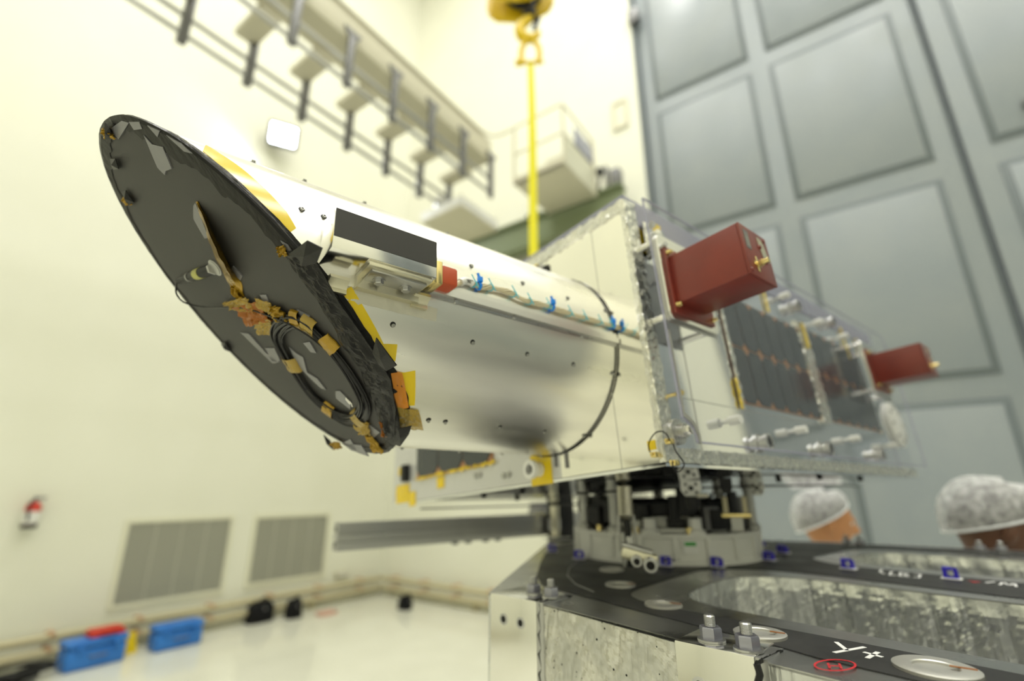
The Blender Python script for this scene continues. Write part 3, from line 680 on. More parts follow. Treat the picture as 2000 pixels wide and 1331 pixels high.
# below the tube: flanged connector with yellow tape, gold corner tapes, black connector
p = sp(1055, 918, 't', 0)
build('tape_square', MB().box(p.x-.025, p.x+.032, -.0015, 0, p.z-.028, p.z+.028), M['ytape'], sat)
mx = Matrix.Translation(p) @ Matrix.Rotation(PI/2, 4, 'X')
c = build('connector', MB().lathe([(.0, 0), (.013, 0), (.013, .018), (.017, .019), (.017, .028), (.010, .028), (.010, .022), (.0, .022)], seg=24, mx=mx), M['whitem'], sat)
build('socket_insert', MB().lathe([(.0, .0225), (.006, .0225), (.006, .027), (.0, .027)], seg=16, mx=mx), M['steel'], c)
p = sp(797, 925, 't', 0)
build('connector', MB().box(p.x-.012, p.x+.012, -.018, 0, p.z-.022, p.z+.022, bev=.004), M['black'], sat)
for (a, b2, c2, d) in ((775, 985, 800, 945), (800, 990, 812, 960), (855, 955, 868, 930), (780, 930, 790, 912)):
    P = sp(a, b2, 't', 0); Q = sp(c2, d, 't', 0)
    build('tape_square', strip(P.x, Q.x, P.z, Q.z, on_front, 6, 6, .002), M['ytape'], sat, 0)
for x in (930, 985): 
    p = sp(x, 930, 't', 0); build('cap_pair', MB().cyl(p, p+Vector((0, -.004, 0)), .006, 12).cyl(p+Vector((.016, 0, 0)), p+Vector((.016, -.004, 0)), .006, 12), M['ringg'], sat)
# small dark bolts on the underside of the deck
for (x, y) in ((870, 958), (905, 968), (945, 965), (988, 955), (1020, 958), (1010, 972), (1520, 935), (1600, 930), (1680, 934), (1745, 931), (812, 980)):
    p = sp(x, y, 'u', -.006)
    if BW < p.x < 0 and 0 < p.y < BL: build('deck_screw', MB().cyl(p, p-Vector((0, 0, .008)), .006, 8), M['black'], dk)
build('underside_harness', MB().tube([Vector((-.30, .12, -.02)), Vector((-.22, .3, -.018)), Vector((-.12, .6, -.019)), Vector((-.10, 1.0, -.018)), Vector((-.14, 1.25, -.018))], .0022, 8).tube([Vector((BW+.05, .05, -.018)), Vector((BW+.06, .5, -.018)), Vector((BW+.1, 1.0, -.018))], .0022, 8), M['wire'], dk)

# acrylic guard in front of the mirror side
ac = thing('acrylic_cover', 'clear acrylic guard sheet with grey edges over the mirror side panel', 'cover', (.032, .66, .03), frame=S)
A_ = [(.012, .448), (.012, .060), (.022, .056), (.034, .048), (.040, .036), (.041, .026), (1.30, .026), (1.335, .28), (1.31, .452)]
build('sheet', MB().prism(A_, 'x', .031, .033), M['acryl'], ac)
b = MB(); n = len(A_)
for i in range(n):
    a, c = Vector((.032, *A_[i])), Vector((.032, *A_[(i+1) % n])); b.tube([a, c], .0022, 6)
build('edge', b, M['lilac'], ac)
P_ = [(.014, .20), (.014, .062), (.024, .058), (.036, .050), (.043, .036), (.043, .024), (.050, .024), (.050, .038), (.042, .055), (.028, .064), (.019, .068), (.019, .20)]
build('gasket', MB().prism(P_, 'x', .030, .034), M['ringg'], ac)

# ------------------------------------------------------------------ red housings
def red_horn(t0, label, first=False):
    t = thing('red_housing', label, 'red housing', (.0, t0+.045, .29), 'red housings on the mirror side', S)
    tm, um = t0+.043, .288
    def rbox(t0_, t1_, u0_, u1_, r, n0, n1, m, nm, par):
        P = []
        for (cx, cy, a0) in ((t1_-r, u1_-r, 0), (t0_+r, u1_-r, 90), (t0_+r, u0_+r, 180), (t1_-r, u0_+r, 270)):
            for k in range(5): a = math.radians(a0+k*22.5); P.append((cx+r*math.cos(a), cy+r*math.sin(a)))
        return build(nm, MB().prism(P, 'x', n0, n1, bev=.0008), M[m], par)
    rbox(tm-.066, tm+.092, um-.076, um+.092, .010, .034, .036, 'galv', 'mount_plate', t)
    rbox(tm-.060, tm+.088, um-.070, um+.088, .012, .036, .041, 'alub', 'mount_plate', t)
    for (a, c) in ((-.05, -.06), (.078, -.06), (-.05, .078), (.078, .078)): build('mount_post', MB().cyl(Vector((0.0, tm+a, um+c)), Vector((.034, tm+a, um+c)), .006, 12), M['alub'], t)
    fl = build('flange', MB().box(.041, .046, tm-.050, tm+.068, um-.060, um+.062, bev=.001), M['redc'], t)
    for (a, c) in ((-.044, .050), (.060, -.050), (-.044, -.046), (.060, .050)):
        q = Vector((.046, tm+a, um+c)); build('screw', MB().lathe([(.0, 0), (.0048, 0), (.0048, .004), (.0036, .0045), (.0036, .009), (.0, .009)], seg=6, mx=Matrix.Translation(q) @ Matrix.Rotation(PI/2, 4, 'Y')), M['gold'], fl)
    build('body', MB().box(.046, .163, tm-.043, tm+.043, um-.043, um+.043, bev=.0012), M['redc'], t)
    e = build('end_cap', MB().box(.163, .167, tm-.043, tm+.043, um-.043, um+.043, bev=.001), M['redc'], t)
    q = Vector((.167, tm-.012, um-.020))
    build('coax_connector', MB().cyl(q, q+Vector((.017, 0, 0)), .0042, 14).cyl(q+Vector((.005, 0, 0)), q+Vector((.009, 0, 0)), .0055, 6), M['gold'], e)
    b = MB().box(.167, .1682, q.y-.003, q.y+.003, q.z-.013, q.z+.013, bev=.0005).box(.167, .1682, q.y-.011, q.y+.011, q.z-.003, q.z+.003)
    build('connector_flange', b, M['gold'], e)
    pl_ = build('name_plate', MB().box(.167, .1677, tm-.034, tm-.020, um+.002, um+.034), M['steel'], e)
    b = MB()
    for k in range(5): b.box(.1677, .1680, tm-.032+k*.0022, tm-.0312+k*.0022, um+.006, um+.030-(k % 2)*.007)
    build('name_plate_text', b, M['ringg'], pl_)
    for (a, c) in ((.013, .018), (.022, -.006), (.030, .034), (-.036, -.036)):
        q = Vector((.167, tm+a, um+c)); build('rivet', MB().lathe([(.0, 0), (.0042, 0), (.003, .0022), (.0, .003)], seg=10, mx=Matrix.Translation(q) @ Matrix.Rotation(PI/2, 4, 'Y')), M['redc'], e)
    build('scuff', strip(tm+.012, tm+.030, um-.004, um+.034, lambda a, c_: (Vector((.1672, a+.22*(um+.02-c_), c_)), Vector((1, 0, 0))), 8, 10, .0003, .0003, jag=.003), M['bracket'], e)
    return t
red_horn(.035, 'large dark red box housing nearest the camera on the mirror side')
red_horn(1.02, 'smaller looking dark red box housing at the far end of the mirror side')
# bracket hardware near the first housing
t = thing('mount_clamp', 'small bright metal clamp with yellow tape above the near red housing', 'clamp', (.02, .05, .40), frame=S)
build('angle', MB().box(.0045, .030, .046, .066, .385, .40, bev=.001).box(.0045, .009, .040, .066, .36, .425, bev=.001), M['alub'], t)
build('bolt', MB().cyl(Vector((.008, .05, .415)), Vector((.022, .05, .415)), .006, 6), M['galv'], t)
build('pin', MB().cyl(Vector((.003, .045, .353)), Vector((.05, .028, .352)), .0045, 12), M['galv'], t)

# ------------------------------------------------------------------ telescope tube
tel = thing('telescope_tube', 'large brushed aluminium telescope baffle tube with slanted opening', 'telescope tube', (nc, -.25, uc-rr), frame=S)
SEG = 240
def tube_surf(ro, ri):
    b = MB(); A = []; B = []; NT = 24
    for k in range(SEG):
        th = 2*PI*k/SEG; ts = CT0+CTB*ro*math.sin(th)
        A.append([b.bm.verts.new(cyl_pt(th, ts+(0-ts)*j/NT, ro)) for j in range(NT+1)]); B.append([b.bm.verts.new(cyl_pt(th, ts+(0-ts)*j/NT, ri)) for j in range(NT+1)])
    for k in range(SEG):
        k2 = (k+1) % SEG
        for j in range(NT):
            b.bm.faces.new((A[k][j], A[k][j+1], A[k2][j+1], A[k2][j])); b.bm.faces.new((B[k][j], B[k2][j], B[k2][j+1], B[k][j+1]))
        b.bm.faces.new((A[k][0], A[k2][0], B[k2][0], B[k][0])); b.bm.faces.new((A[k][NT], B[k][NT], B[k2][NT], A[k2][NT]))
    return b
build('shell', tube_surf(rr, rr-.003), M['tube'], tel)
# black seal ring where the tube meets the bus
b = MB().tube([cyl_pt(2*PI*k/120, -.0035, rr+.0006) for k in range(120)], .0014, 8, True); build('seal_ring', b, M['wire'], tel)
# seam lines (strap) and screws
def screw_proto(th, t_):
    c = cyl_pt(th, t_); o = Vector((math.cos(th), 0, math.sin(th)))
    mx = Matrix.Translation(c) @ o.to_track_quat('Z', 'Y').to_matrix().to_4x4()
    return mx
ang_rows = [(17.3, [-.0085, -.1, -.195, -.288, -.49, -.514]), (-21, [-.0085, -.1, -.193, -.287, -.3996]), (-61.3, [-.0085, -.0995, -.1888, -.282, -.308]), (55, [-.0085, -.1, -.193, -.287, -.42, -.50, -.56]), (-99.5, [-.0085, -.1, -.1875, -.29]), (95, [-.1, -.29, -.5]), (135, [-.1, -.29, -.5]), (175, [-.1, -.29, -.45]), (-140, [-.1, -.29])]
sproto = None
for a, ts in ang_rows:
    for t_ in ts:
        mx = screw_proto(math.radians(a), t_)
        if sproto is None:
            b = MB().lathe([(.0, -.001), (.0022, -.001), (.0022, .003), (.0012, .003), (.0012, .0018), (.0, .0018)], seg=12)
            me_ob = build('screw', b, M['ringg'], None)
            b2 = MB().lathe([(.0, 0), (.0036, 0), (.0034, .0006), (.0, .0006)], seg=14); ws = build('screw_hole', b2, M['black'], me_ob); ws.location = (0, 0, 0)
            sproto = me_ob; so = sproto; wso = ws
        else:
            so = sproto.copy(); col.objects.link(so); wso = ws.copy(); col.objects.link(wso); wso.parent = so
        so.parent = tel; so.matrix_parent_inverse = Matrix.Identity(4)
        so.matrix_local = Matrix.Translation(-OFF[tel.name]) @ mx
        wso.location = (0, 0.0012, 0)
# side rail
def rail_strip(th0, th1, r0, r1, t0, t1):
    P = [(nc+r0*math.cos(th0), uc+r0*math.sin(th0)), (nc+r1*math.cos(th0), uc+r1*math.sin(th0)), (nc+r1*math.cos(th1), uc+r1*math.sin(th1)), (nc+r0*math.cos(th1), uc+r0*math.sin(th1))]
    return MB().prism(P, 'y', t0, t1)
D2 = math.radians
rl_ = build('side_rail', rail_strip(D2(-4.0), D2(-1.0), rr-.001, rr+.008, -.372, -.002), M['railm'], tel)
build('rail_lip', rail_strip(D2(-1.0), D2(1.8), rr-.001, rr+.0035, -.372, -.002), M['railm'], rl_)
build('rail_foot', rail_strip(D2(-5.6), D2(-4.0), rr-.001, rr+.002, -.372, -.002), M['alu'], rl_)
for t_ in (-.223, -.086, -.32):
    mx = screw_proto(D2(-5.0), t_); build('rail_screw', MB().lathe([(.0, 0), (.0026, 0), (.0026, .004), (.0, .004)], seg=12, mx=mx), M['galv'], rl_)
build('hand_mark', MB().box(-.0, .0002, 0, .0001, 0, .0001), M['ringg'], tel) if False else None

# patches bonded to the tube, drawn from their outline
def patch_tube(A, B, name, m, par, h=.0005, n=8, amp=0., base=0.0):
    ha = [cyl_hit(*p) for p in A]; hb = [cyl_hit(*p) for p in B]
    def lerp(H_, u):
        x = u*(len(H_)-1); i = min(int(x), len(H_)-2); f = x-i
        return (H_[i][0]*(1-f)+H_[i+1][0]*f, H_[i][1]*(1-f)+H_[i+1][1]*f)
    def g(hh):
        def f(u, v):
            a = lerp(ha, u); c = lerp(hb, u); t_ = a[0]*(1-v)+c[0]*v; th = a[1]*(1-v)+c[1]*v
            p = cyl_pt(th, t_, rr+hh); k = amp*noise.noise(p*110) if hh > base+1e-6 else 0
            return p+Vector((math.cos(th), 0, math.sin(th)))*(abs(k)*1.5)
        return f
    nu = n*(len(A)-1)
    return build(name, MB().slab(g(base+h), g(base), nu, 6), M[m], par, 35 if amp == 0 else 0)
patch_tube([(402, 284), (428, 300), (470, 328), (520, 372), (560, 415), (578, 446)], [(396, 296), (430, 325), (470, 362), (515, 408), (545, 442), (556, 462)], 'yellow_tape', 'ytape', tel, n=6)
patch_tube([(686, 560), (710, 600), (734, 642), (758, 690)], [(655, 575), (680, 612), (700, 650), (725, 700)], 'yellow_tape', 'ytape', tel)
patch_tube([(742, 672), (758, 672), (776, 673)], [(745, 705), (756, 705), (772, 706)], 'yellow_tape', 'ytape', tel)
patch_tube([(765, 726), (790, 728), (811, 724)], [(770, 792), (788, 794), (810, 792)], 'yellow_tape', 'ytape', tel)
patch_tube([(762, 728), (776, 726), (784, 728)], [(772, 792), (786, 796), (797, 792)], 'orange_tape_layer', 'otape', tel, h=.002, amp=.0018, base=.0006)
patch_tube([(772, 792), (795, 796), (818, 803)], [(776, 834), (795, 834), (826, 836)], 'crumpled_tape', 'kaptont', tel, h=.002, amp=.003, base=.0006)
patch_tube([(772, 800), (795, 800), (816, 802)], [(776, 832), (800, 833), (818, 832)], 'yellow_tape', 'ytape', tel)

# mounting blocks (gold clips) at both ends of the sensor box
def clip(x, y, wpx):
    A = [(x-wpx/2, y), (x+wpx/2, y+4)]
    t0 = cyl_hit(x, y)[0]; th = cyl_hit(x, y)[1]
    P = []
    for k, (dr, da) in enumerate(((0, 0), (.010, -.2), (.012, -1.4), (.006, -2.8), (.004, -4.2), (.006, -5.8), (.0005, -6.2))):
        a = th+D2(da); P.append((nc+(rr+dr)*math.cos(a), uc+(rr+dr)*math.sin(a)))
    Q = [(nc+(rr-.001)*math.cos(th+D2(d)), uc+(rr-.001)*math.sin(th+D2(d))) for d in (-6.2, -4.2, -2.0, 0)]
    return MB().prism(P+Q[1:3], 'y', t0, t0+.021)

# ------------------------------------------------------------------ sensor box
sb = thing('sensor_box', 'polished metal sensor box with a black face bolted on the tube', 'sensor box', (-.04, -.43, .198), frame=S)
build('housing', MB().box(-.068, -.015, -.493, -.372, .198, .246, bev=.0008), M['alub'], sb)
build('black_face', MB().box(-.015, -.0142, -.4925, -.3725, .212, .2455), M['cover'], sb)
build('dark_top', MB().box(-.067, -.0155, -.492, -.373, .246, .2466), M['cover'], sb)
# foot bracket under the housing: a drooping angle plate with two bolts
p0, p1, p2, p3 = (702, 512), (817, 552), (791, 576), (687, 547)
br_ = MB().box(-.062, -.018, -.452, -.376, .1925, .198, bev=.0006)
br_.box(-.060, -.050, -.452, -.376, .180, .1925)
bk = build('foot_bracket', br_, M['bracket'], sb)
bp_ = MB().box(-.058, -.024, -.446, -.380, .1895, .1925, bev=.0004); build('foot_plate', bp_, M['galv'], bk)
for t_ in (-.431, -.398):
    c = Vector((-.041, t_, .1895)); mx = Matrix.Translation(c) @ Matrix.Rotation(PI, 4, 'X')
    bo = build('hex_bolt', MB().lathe([(.0, .0), (.0072, 0), (.0072, .0008), (.0, .0008)], seg=20, mx=mx).lathe([(.0, .0008), (.0055, .0008), (.0055, .0045), (.0048, .005), (.0, .005)], seg=6, mx=mx), M['galv'], bk)
build('gold_fitting', MB().box(-.052, -.024, -.372, -.366, .198, .232, bev=.001), M['gold'], sb)
for (x, y, w_) in ((640, 538, 30), (803, 572, 44)): build('clip', clip(x, y, w_), M['bracket'], sb)
build('sealant_smear', strip(0, 1, 0, 1, lambda a, c: (lambda T_, TH: (cyl_pt(TH, T_), Vector((math.cos(TH), 0, math.sin(TH)))))(-.47+.125*a, D2(-10-5.5*c)), 24, 6, .0004, .0003, jag=.25), M['smear'], sb, 0)

# ------------------------------------------------------------------ cable harness along the rail
hs = thing('cable_harness', 'twisted cream wire harness laced in cyan along the tube rail', 'cable harness', (-.06, -.2, uc+.02), frame=S)
build('connector_shell', MB().box(-.054, -.026, -.366, -.357, .199, .230, bev=.0012), M['gold'], hs)
build('connector_boot', MB().box(-.053, -.028, -.357, -.334, .203, .228, bev=.003), M['dsub'], hs)
HP = [(882, 540), (892, 549), (905, 553), (928, 562), (960, 567), (990, 575), (1020, 590), (1060, 600), (1090, 610), (1130, 622), (1165, 632), (1200, 642), (1218, 648)]
def lift(x, y, h):
    t_, th = cyl_hit(x, y); return cyl_pt(th, t_, rr+h)
hpts = [Vector((-.045, -.335, .215)), Vector((-.048, -.328, .2155))] + [lift(x, y, .0055) for x, y in HP[2:]]
cl = smooth_pts(hpts, 14)
for k in range(6):
    P = []
    for i, p in enumerate(cl):
        u = i/len(cl); a = 2*PI*k/6+u*34; spread = .0028 if u > .05 else .006
        wv = 1+.25*math.sin(u*50)
        P.append(p+Vector((math.cos(a)*spread*.6*wv, 0, math.sin(a)*spread*wv)))
    build('wire', MB().tube(P, .0014, 8), M['beigew'], hs)
def ringat(i0, i1, r, m, nm): 
    return build(nm, MB().tube(cl[i0:i1], r, 16), M[m], hs)
i_l = int(len(cl)*.155)
sl_ = build('label_sleeve', MB().tube(cl[i_l-4:i_l+12], .0052, 16), M['sleeve'], hs)
def nearest(x, y):
    best = min(range(len(cl)), key=lambda i: (lambda q: (q[0]-x)**2+(q[1]-y)**2)(proj(cl[i]))); return best
def proj(p):
    v = (S @ p)-Vector((0, 0, H)); return (1000+FPX*v.dot(CR)/v.dot(CF), 665.5-FPX*v.dot(CU)/v.dot(CF))
for x, y in ((934, 560), (1076, 606), (1196, 641)):
    i = nearest(x, y); p = cl[i]; d = (cl[min(i+1, len(cl)-1)]-cl[i-1]).normalized()
    mx = Matrix.Translation(p) @ d.to_track_quat('Z', 'Y').to_matrix().to_4x4()
    ti = build('cable_tie', MB().lathe([(.0048, -.0020), (.0062, -.0020), (.0062, .0020), (.0048, .0020)], seg=20, mx=mx, closed=True).box(-.003, .003, -.003, .003, -.002, .006, Matrix.Translation(p+Vector((.004, 0, .0055))), bev=.0006), M['bluep'], hs)
    build('tie_tail', MB().box(-.001, .001, -.0016, .0016, 0, .011, Matrix.Translation(p+Vector((.004, 0, .006))) @ Matrix.Rotation(.3, 4, 'X')), M['bluep'], ti)
for x, y in ((924, 560), (956, 566), (1000, 580), (1032, 592), (1068, 603), (1110, 616), (1140, 624), (1168, 633), (1190, 640)):
    i = nearest(x, y); p = cl[i]; d = (cl[min(i+1, len(cl)-1)]-cl[i-1]).normalized()
    mx = Matrix.Translation(p) @ d.to_track_quat('Z', 'Y').to_matrix().to_4x4() @ Matrix.Rotation(.35, 4, 'Y')
    b = MB().lathe([(.0046, -.0007), (.0054, -.0007), (.0054, .0007), (.0046, .0007)], seg=16, mx=mx, closed=True)
    q = p+Vector((.005, 0, 0)); b.cyl(q+Vector((0, .005, -.006)), q+Vector((.001, -.007, .010)), .0007, 6)
    build('lacing', b, M['cyan'], hs)
def text_mesh(name, s, size, mx, m, parent, ext=.00015):
    c = bpy.data.curves.new(name, 'FONT'); c.body = s; c.size = size; c.extrude = ext; c.align_x = 'CENTER'; c.align_y = 'CENTER'
    o = bpy.data.objects.new(name+'_tmp', c); col.objects.link(o)
    me = bpy.data.meshes.new_from_object(o); bpy.data.objects.remove(o)
    me.transform(mx); me.materials.clear(); me.materials.append(M[m])
    ob = bpy.data.objects.new(name, me); col.objects.link(ob)
    if parent:
        ob.parent = parent
        if OFF.get(parent.name) is not None: me.transform(Matrix.Translation(-OFF[parent.name]))
    return ob
i = i_l+4; p = cl[i]; toc = (camS-p).normalized(); ax_ = (cl[i+3]-cl[i-3]).normalized(); zz = (toc-ax_*toc.dot(ax_)).normalized(); yy = zz.cross(ax_)
mx = Matrix.Translation(p+zz*.0054) @ Matrix((ax_, yy, zz)).transposed().to_4x4()
text_mesh('sleeve_text', 'J803', .0065, mx, 'ink', sl_)

# ------------------------------------------------------------------ aperture cover
cv = thing('aperture_cover', 'flat charcoal oval cover taped over the slanted telescope opening', 'aperture cover', FO-fE2*.25, frame=S)
ea, eb = rr+.003, (rr+.003)*math.hypot(1, CTB)
def oval(a, s=1., h=0): return face_pt(ea*s*math.cos(a), eb*s*math.sin(a), h)
b = MB(); n = 160
A = [b.bm.verts.new(oval(2*PI*k/n)) for k in range(n)]; B = [b.bm.verts.new(oval(2*PI*k/n, 1, -.0045)) for k in range(n)]
b.bm.faces.new(A); b.bm.faces.new(B[::-1])
for k in range(n): b.bm.faces.new((A[k], A[(k+1) % n], B[(k+1) % n], B[k]))
build('sheet', b, M['cover'], cv)
# crumpled black tape wrapped over the rim
def rim_fn(seedv):
    def f(u, v):
        a = 2*PI*u; ca, sa = math.cos(a), math.sin(a)
        right = max(0, ca); low = math.exp(-((a-5.35)/.42)**2)
        win = .035+.085*right*(1 if sa < .85 else .5)+.02*max(0, sa)**3
        wout = .001+.003*right+.014*low
        jag = noise.noise(Vector((ca*5, sa*5, seedv)))*.6+noise.noise(Vector((ca*19, sa*19, seedv)))*.4
        nz_ = noise.noise(Vector((ca*13, sa*13, v*2+seedv)))+.35*noise.noise(Vector((ca*38, sa*38, v*5)))
        nz_ *= .55+.45*max(0, -sa)
        if v < .45:
            s = 1-win*(1-v/.45)*(1+.9*jag); p = oval(a, s, .0008+.0016*abs(nz_)*(v/.45))
        elif v < .62:
            k = (v-.45)/.17; p = oval(a, 1+.006+.010*math.sin(k*PI)+.007*abs(nz_), .0015-.006*k)
        else:
            k = (v-.62)/.38; th = math.atan2(sa*eb*fE2.z, ca*ea)
            q = oval(a, 1, -.006); th = math.atan2(q.z-uc, q.x-nc); t_ = q.y+k*(wout+.002)*(1+.6*jag)
            p = cyl_pt(th, t_, rr+.0018+.0035*abs(nz_)*(1-k*.5))
        return p
    return f
b = MB().grid(rim_fn(2.3), 260, 14, True); build('black_rim_tape', b, M['btape'], cv, 0)
# loose black film lying on the face along the camera side
fl_in = [(556, 492), (590, 540), (622, 590), (655, 640), (690, 700), (722, 760), (742, 820), (750, 862)]
fl_out = [(600, 480), (634, 535), (664, 590), (700, 640), (734, 690), (764, 740), (774, 800), (772, 850)]
def film(u, v):
    x = u*(len(fl_in)-1); i = min(int(x), len(fl_in)-2); f = x-i; L = lambda P: (P[i][0]*(1-f)+P[i+1][0]*f, P[i][1]*(1-f)+P[i+1][1]*f)
    a = L(fl_in); c = L(fl_out); jg = 9*noise.noise(Vector((u*9, 3, 1)))*(1-v)
    p = face_px(a[0]*(1-v)+c[0]*v+jg, a[1]*(1-v)+c[1]*v, .0006)
    wv = abs(noise.noise(Vector((u*11, v*2.0, 4))))+.5*abs(noise.noise(Vector((u*22+v*4, v*3.5, 8))))
    return p+fM*(.0012+.0065*wv*math.sin(PI*min(1, .08+v*.95)))
build('loose_film', MB().slab(lambda u, v: film(u, v)+fM*.0003, lambda u, v: film(u, v)-fM*.0003, 150, 14), M['btape'], cv, 0)
# loose torn flaps at the rim
def flap(pts, h, m, nm, par=cv, on='face'):
    P = [face_px(x, y, hh) for (x, y, hh) in pts]; b = MB()
    c = sum(P, Vector())/len(P)
    A = [b.bm.verts.new(p+fM*.0006) for p in P]; B = [b.bm.verts.new(p-fM*.0006) for p in P]; ca = b.bm.verts.new(c+fM*(.0006+h)); cb_ = b.bm.verts.new(c+fM*(h-.0006))
    n = len(P)
    for i in range(n):
        j = (i+1) % n; b.bm.faces.new((A[i], A[j], ca)); b.bm.faces.new((B[j], B[i], cb_)); b.bm.faces.new((A[i], B[i], B[j], A[j]))
    return build(nm, b, M[m], par, 0)
for P in ([(735, 660, .004), (757, 690, .006), (775, 714, .0), (755, 725, .002), (740, 712, .004), (728, 690, .003)],
          [(778, 838, .002), (804, 832, -.004), (798, 850, -.002), (782, 872, .002), (768, 868, .003)],
          [(238, 375, .004), (246, 372, .004), (262, 395, .004), (250, 402, .005)],
          [(432, 672, .003), (440, 668, .004), (452, 688, .004), (440, 684, .003)],
          [(205, 240, .005), (214, 250, .006), (222, 272, .003), (206, 272, .006)],
          [(215, 310, .004), (226, 310, .006), (232, 330, .004), (222, 332, .002)],
          [(632, 850, .004), (645, 862, .004), (650, 878, .003), (640, 868, .006)],
          [(560, 500, .004), (600, 470, .010), (630, 485, .010), (618, 515, .006), (590, 520, .004)]):
    flap(P, .0035, 'btape', 'torn_tape')
def flat(pts, m, nm, h=.0012, th=.0004, par=cv, lab=None):
    P = [face_px(x, y, h) for (x, y) in pts]; b = MB()
    A = [b.bm.verts.new(p+fM*th) for p in P]; B = [b.bm.verts.new(p-fM*h) for p in P]; n = len(P)
    b.bm.faces.new(A); b.bm.faces.new(B[::-1])
    for i in range(n): b.bm.faces.new((A[i], A[(i+1) % n], B[(i+1) % n], B[i]))
    return build(nm, b, M[m], par, 0)
for pts in ([(281, 264), (297, 282), (318, 287), (336, 330), (324, 334), (322, 342), (308, 328)],
            [(382, 396), (378, 402), (378, 428), (400, 466), (408, 465)],
            [(218, 250), (238, 236), (252, 240), (232, 272), (222, 262)], [(252, 238), (272, 238), (278, 252), (262, 254)],
            [(288, 245), (312, 256), (308, 268)], [(325, 264), (352, 280), (376, 300), (360, 296)],
            [(470, 650), (486, 652), (520, 690), (545, 708), (532, 710)], [(518, 680), (536, 680), (548, 706), (532, 706)],
            [(565, 678), (578, 690), (592, 698), (600, 728), (620, 740), (637, 762), (626, 758), (602, 735), (580, 712)],
            [(592, 670), (605, 668), (618, 690), (607, 688)],
            [(656, 764), (664, 764), (686, 786), (684, 800), (656, 778)], [(580, 605), (604, 617), (608, 640), (590, 632)],
            [(700, 780), (718, 812), (716, 828), (706, 800)], [(668, 866), (700, 885), (720, 892), (706, 870)],
            [(508, 576), (520, 576), (528, 596), (518, 600)], [(650, 615), (655, 617), (672, 648), (668, 645)], [(700, 705), (712, 712), (728, 745), (724, 752)],
            [(728, 745), (736, 752), (742, 790), (734, 784)], [(668, 866), (684, 858), (700, 884), (686, 880)], [(706, 845), (722, 830), (742, 845), (728, 858)],
            [(455, 520), (450, 530), (470, 548), (474, 540)], [(548, 470), (562, 478), (584, 512), (572, 508)]):
    flat(pts, 'gtape', 'clear_tape')
flat([(594, 538), (602, 545), (588, 528)], 'green', 'green_mark') if False else None
# amber film ridge
rid = [(384, 394, 3), (400, 430, 6), (415, 470, 9), (432, 505, 12), (448, 535, 14), (460, 556, 16), (470, 582, 10)]
def ridge(u, v):
    x = u*(len(rid)-1); i = min(int(x), len(rid)-2); f = x-i
    px = rid[i][0]*(1-f)+rid[i+1][0]*f; py = rid[i][1]*(1-f)+rid[i+1][1]*f; w_ = rid[i][2]*(1-f)+rid[i+1][2]*f
    h = .001+(.016*math.sin(PI*min(1, u*1.1)))*(1-abs(2*v-1))
    p = face_px(px+(v-.5)*w_*1.4, py-(v-.5)*w_*.25, h); return p+crinkle(p, .0012, 90)
build('amber_ridge', MB().slab(lambda u, v: ridge(u, v)+fM*.0004, lambda u, v: ridge(u, v)-fM*.0004, 40, 6), M['kapton'], cv, 0)
# amber film wrinkles and glue around the coil root
def wrinkle(pts, m, nm, amp=.004, par=cv):
    "crumpled quad patch on the cover: pts = 4 corners in order"
    Q = [face_px(x, y, .001) for x, y in pts]; sd = rnd(0, 50)
    def f(u, v):
        p = Q[0]*(1-u)*(1-v)+Q[1]*u*(1-v)+Q[2]*u*v+Q[3]*(1-u)*v
        return p+fM*(.001+amp*abs(noise.noise(Vector((u*6, v*3, sd)))*2)+amp*.5*abs(noise.noise(Vector((u*15, v*8, sd)))))+crinkle(p, .0015, 100)
    return build(nm, MB().slab(lambda u, v: f(u, v)+fM*.0004, lambda u, v: f(u, v)-fM*.0004, 14, 10), M[m], par, 0)
wrinkle([(455, 552), (472, 575), (486, 600), (466, 585)], 'kapton', 'amber_film')
wrinkle([(440, 588), (485, 578), (505, 610), (455, 600)], 'kaptont', 'amber_film', .006)
wrinkle([(462, 596), (505, 588), (535, 625), (488, 635)], 'kred', 'orange_glue', .005)
wrinkle([(502, 630), (530, 620), (540, 655), (506, 650)], 'kaptont', 'amber_film', .004)
wrinkle([(530, 594), (552, 598), (575, 628), (545, 622)], 'kapton', 'amber_film', .006)
wrinkle([(500, 580), (530, 590), (545, 615), (515, 605)], 'kaptont', 'amber_film', .003)
wrinkle([(546, 480), (560, 478), (567, 496), (548, 500)], 'kapton', 'amber_film', .004)
wrinkle([(205, 250), (222, 256), (230, 272), (208, 268)], 'kapton', 'amber_film', .004)
wrinkle([(243, 385), (256, 388), (262, 400), (248, 400)], 'kapton', 'amber_film', .004)
wrinkle([(690, 815), (722, 822), (728, 848), (705, 845)], 'kaptont', 'amber_film', .004)
wrinkle([(712, 845), (728, 850), (752, 880), (735, 880)], 'kapton', 'amber_film', .005)
wrinkle([(744, 820), (752, 822), (760, 850), (752, 850)], 'kred', 'amber_film', .004)
wrinkle([(650, 862), (662, 860), (672, 872), (655, 874)], 'kapton', 'amber_film', .004)

# ------------------------------------------------------------------ probe and cable coil on the cover
pb = thing('coax_probe', 'black probe plug with a yellow band standing out of the cover', 'probe', face_px(420, 524), frame=S)
c0 = face_px(421, 523); ax_ = fM.copy()
